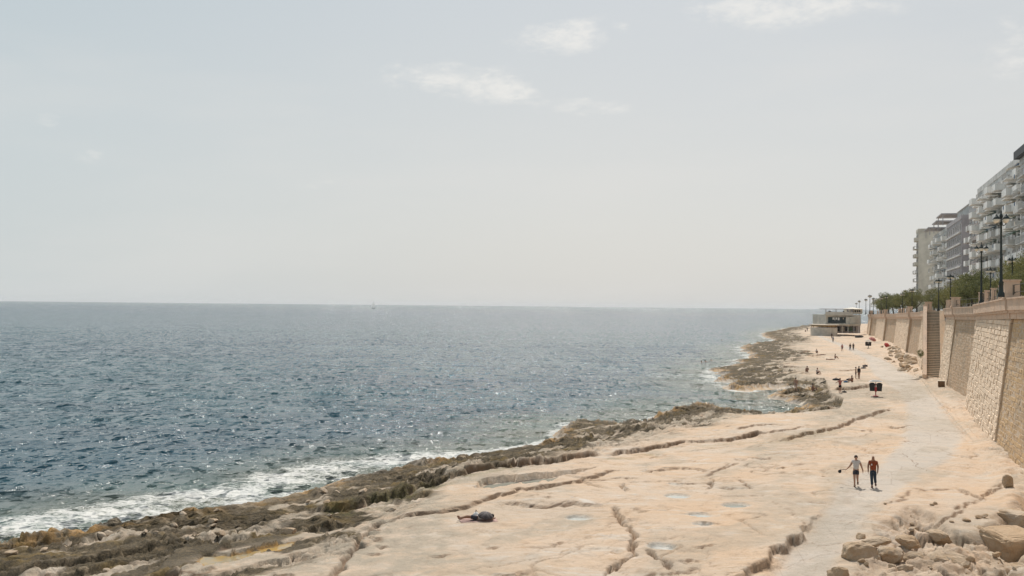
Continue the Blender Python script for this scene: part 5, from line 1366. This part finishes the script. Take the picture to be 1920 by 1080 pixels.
dress(fl_, at(1557, 675), R_(95), 'skin_tan', None, 'black', 'hair', None, 'person lying on the open pale rock left of a sitting one, middle distance', bt='brief')
dress(sit, at(1565.5, 673), R_(90), 'skin_tan', None, 'bluecloth', 'hair', None, 'person sitting on the open pale rock right of a lying one', bt='brief')
dress(sit, at(1531, 662), R_(0), 'skin_tan', 'whitecloth', 'black', 'hair', None, 'person in white sitting above the long dark ledge on the far shelf')
dress(fl_, at(1540, 667), R_(80), 'skin_tan', None, 'black', 'hair', None, 'person lying at the right end of the dark ledge on the far shelf', bt='brief')
dress(walkF, at(1579, 659), R_(0), 'skin_tan', 'pinkcloth', 'darkshorts', 'hair', 'black', 'lone person in a faded red top on the far path left of a dark pair')
dress(walkF, at(1594, 657.5), R_(5), 'skin_tan', 'black', 'jeans', 'hair', 'black', 'left one of two dark-dressed people walking side by side on the far path', bt='trousers')
dress(stand, at(1600, 657), R_(-10), 'skin_tan', 'black', 'black', 'hair', 'black', 'right one of two dark-dressed people walking side by side on the far path', bt='trousers')
dress(walkF, at(1562, 642), R_(180), 'skin_tan', 'bluecloth', 'black', 'hair', 'black', 'small figure in blue walking away on the far path toward the cafe', bt='trousers')
dress(stand, at(1559.5, 635), R_(170), 'skin_tan', 'black', 'black', 'hair', 'black', 'farthest dark figure on the path in front of the round terrace', bt='trousers')
dress(stand, at(1513.5, 621), R_(0), 'skin_tan', 'black', 'jeans', 'hair', None, 'distant person at the tip of the headland left of the round terrace', bt='trousers')
dress(sit, at(1510, 622), R_(0), 'skin_tan', 'black', 'black', 'hair', None, 'distant person sitting at the tip of the headland beside a standing one')
for px, py, lb in ((1353, 638, 'head of a swimmer alone in the open water farthest from the shore'), (1315, 679, 'swimmer on the left of three off the dark rocks'), (1322, 678, 'swimmer in the middle of three off the dark rocks'), (1333, 676, 'swimmer on the right of three, nearest the dark rocks')):
    x, y = gp(px, py, SEA); dress(swimF, (x, y, SEA+.05), R_(90), 'skin_tan', None, None, 'hair', None, lb, sc=1.15)
# dark clothes and bags of the group by the inlet
def lump(px, py, s, mt, lab, name='beach_bag', cat='bag', sx=1.5):
    x, y, z = at(px, py); r = empty(name, (x, y, z), 0.4, lab, cat)
    m = MB(); m.lathe([(0, 0), (.9, .02), (1, .4), (.8, .75), (.3, .95), (0, .97)], (0, 0, 0), 10); o = m.build('bag_body', M[mt], r, True); o.scale = (s*sx, s, s*.9)
    m = MB(); m.tube((-.3*s, 0, s*.8), (0, 0, s*1.2), .02, n=4); m.tube((0, 0, s*1.2), (.3*s, 0, s*.8), .02, n=4); m.build('handle', M['black'], r)
lump(1567.5, 713, .38, 'black', 'dark bag lying left of the person in pink, above the ledge')
lump(1592, 713, .3, 'black', 'dark bag beside the sitting person below the pair')
lump(1586, 717, .25, 'bluecloth', 'dark blue bag between the person in pink and the sitting person')
lump(1583, 736, .22, 'black', 'small black bag on the rock right of the feet of the person in pink')
lump(1622, 688, .35, 'umbrella', 'dark bundle lying on the path edge above the standing pair')
lump(1619, 691, .28, 'umbrella', 'smaller bundle below the dark one on the path edge', sx=2)

# ------------------------------------------------------------------ litter bins on poles, planter, parasols
def bins(px, py, sc, lab, pole):
    x, y, z = at(px, py); r = empty('litter_bin', (x, y, z), -.3, lab, 'litter bin'); r.scale = (sc,)*3
    p = MB(); p.box(-.05, -.05, 0, .05, .05, 1.35); p.lathe([(.3, 0), (.3, .05), (.05, .09)], (0, 0, 0), 12); p.build('pole', M[pole], r)
    for sx in (-1, 1):
        b = MB(); cx_ = sx*.36; b.add([(cx_-.23,-.2,.55),(cx_+.23,-.2,.55),(cx_+.23,.2,.55),(cx_-.23,.2,.55),(cx_-.29,-.25,1.25),(cx_+.29,-.25,1.25),(cx_+.29,.25,1.25),(cx_-.29,.25,1.25)], [(3,2,1,0),(0,1,5,4),(1,2,6,5),(2,3,7,6),(3,0,4,7),(4,5,6,7)])
        bb = b.build('bin', M['black_plastic'], r)
        h = MB(); h.box(cx_-.31, -.27, 1.252, cx_+.31, .27, 1.32); h.lathe([(.27, 1.321), (.2, 1.42), (0, 1.45)], (cx_, 0, 0), 10); h.build('lid', M['black_plastic'], bb)
    c = MB(); c.add([(-.7,-.3,1.55),(.7,-.3,1.55),(.7,.3,1.55),(-.7,.3,1.55),(-.35,-.15,1.72),(.35,-.15,1.72),(.35,.15,1.72),(-.35,.15,1.72)], [(3,2,1,0),(0,1,5,4),(1,2,6,5),(2,3,7,6),(3,0,4,7),(4,5,6,7)]); c.box(-.04, -.04, 1.351, .04, .04, 1.549); c.build('hood', M['whitecloth'], r)
    s = MB(); s.box(-.12, -.275, .5, .10, -.262, 1.0); s.build('sticker', M[pole], r)
bins(1642, 743, 1.05, 'double black litter bin on a red pole standing on the pale rock beside the path', 'redmetal')
bins(1628, 653, 1.15, 'far double black litter bin in front of the wall foot', 'black_plastic')
x, y, z = at(1765, 724)
pl_ = empty('planter_box', (x, y, z), -.35, 'small brown wooden box standing at the foot of the staircase', 'box')
b = MB(); b.box(-.38, -.3, 0, .38, .3, .72); b.build('box_body', M['wood'], pl_)
for k in range(4):
    b = MB(); b.box(-.40, -.325, .06+k*.17, .40, -.302, .19+k*.17); b.build('slat', M['wood'], pl_)
b = MB(); b.box(-.44, -.36, .722, .44, .36, .78); b.build('lid', M['awning'], pl_)
x, y, z = at(1634, 641); umbrella((x, y, z), 1.1, .9, M['pinkcloth'], 'low pink beach umbrella by the wall beyond the far litter bin', (.5, .2))
x, y, z = at(1659, 652); umbrella((x, y, z), .8, .9, M['redcloth'], 'tilted dull red beach umbrella leaning against the wall foot', (.9, .5))
lump(1611, 633, .8, 'black', 'dark heap of kayaks and gear on the shelf below the cafe', 'gear_heap', 'gear', 2.5)
def shrub(px, py, s, lab):
    x, y = gp(px, py, 0); x, y, z = at(px, py)
    o = obj('shrub', CR[1], None, (x, y, z+s*.6)); o.scale = (s*.3, s*.3, s*.4); tag(o, lab, 'shrub')
# caper bushes rooted in the wall by the stairs
for q, (yy, hh, lab) in enumerate(((139.5, 3.6, 'dark green bush growing from the outer flank of the staircase'),)):
    o = obj('shrub', CR[1], None, (57.2+.1, yy, hh)); o.scale = (.22, .22, .3); tag(o, lab, 'shrub')

# ------------------------------------------------------------------ boats
def sailboat(px, D, sc, lab, sailm='sail'):
    k = ray(px, 572); x = k.x/k.y*D; r = empty('sailing_boat', (x, D, SEA), 0.5, lab, 'boat'); r.scale = (sc,)*3
    h = MB(); n = 8; secs = []
    for i in range(n+1):
        t_ = i/n; w_ = 1.7*math.sin(math.pi*min(1, (t_*.85+.12)))**.6*(1-.0*t_) if t_ < 1 else .02; xx = -5.5+11*t_
        secs.append([(xx, -w_, 1.2+.3*t_), (xx, -w_*.6, .1), (xx, 0, -.3), (xx, w_*.6, .1), (xx, w_, 1.2+.3*t_)])
    vs = [p for s_ in secs for p in s_]; fs = [(i*5+j, i*5+j+1, i*5+j+6, i*5+j+5) for i in range(n) for j in range(4)]+[(i*5, i*5+5, i*5+9, i*5+4) for i in range(n)]+[(0,1,2,3,4)]
    h.add(vs, fs); h.build('hull', M['hull'], r)
    c = MB(); c.box(-3, -.9, 1.45, 1.5, .9, 2.1); c.build('cabin', M['hull'], r)
    m = MB(); m.tube((.8, 0, 1.3), (.8, 0, 17), .12, .06, 6); m.build('mast', M['steel'], r); m = MB(); m.tube((.8, 0, 2.8), (-4.8, 0, 2.8), .09, n=6); m.build('boom', M['steel'], r)
    for nm, tri in (('mainsail', [(.7, 0, 16.6), (.7, 0, 3.0), (-4.6, .25, 3.0), (-2.6, .35, 8)]), ('foresail', [(.95, 0, 14.5), (5.2, 0, 1.8), (1.0, .4, 2.2), (1.3, .35, 7)])):
        s = MB(); a, b_2, c_2, d_2 = tri; s.add([a, b_2, c_2, d_2, *[(p[0], p[1]+.05, p[2]) for p in tri]], [(0,1,2,3),(7,6,5,4),(0,4,5,1),(1,5,6,2),(2,6,7,3),(3,7,4,0)]); s.build(nm, M[sailm], r)
sailboat(700, 2500, 1.15, 'sailing boat with raised sails on the horizon left of the centre')
sailboat(1163, 6500, .9, 'tiny distant sailing boat on the horizon right of the centre')
# ------------------------------------------------------------------ sea haze
hz = MB(); hz.box(-26000, -350, -3.2, 26000, 26000, 60); hm = bpy.data.materials.new('haze'); hm.use_nodes = True; t = NT(hm.node_tree); t.n.clear()
pv = t.N('ShaderNodeVolumePrincipled', {'Color': (.86, .89, .92, 1), 'Density': HAZE, 'Anisotropy': .2}); vo = t.N('ShaderNodeOutputMaterial'); t.l.new(pv.outputs[0], vo.inputs['Volume'])
if HAZE > 0:
    o = hz.build('haze', hm); o['kind'] = 'stuff'
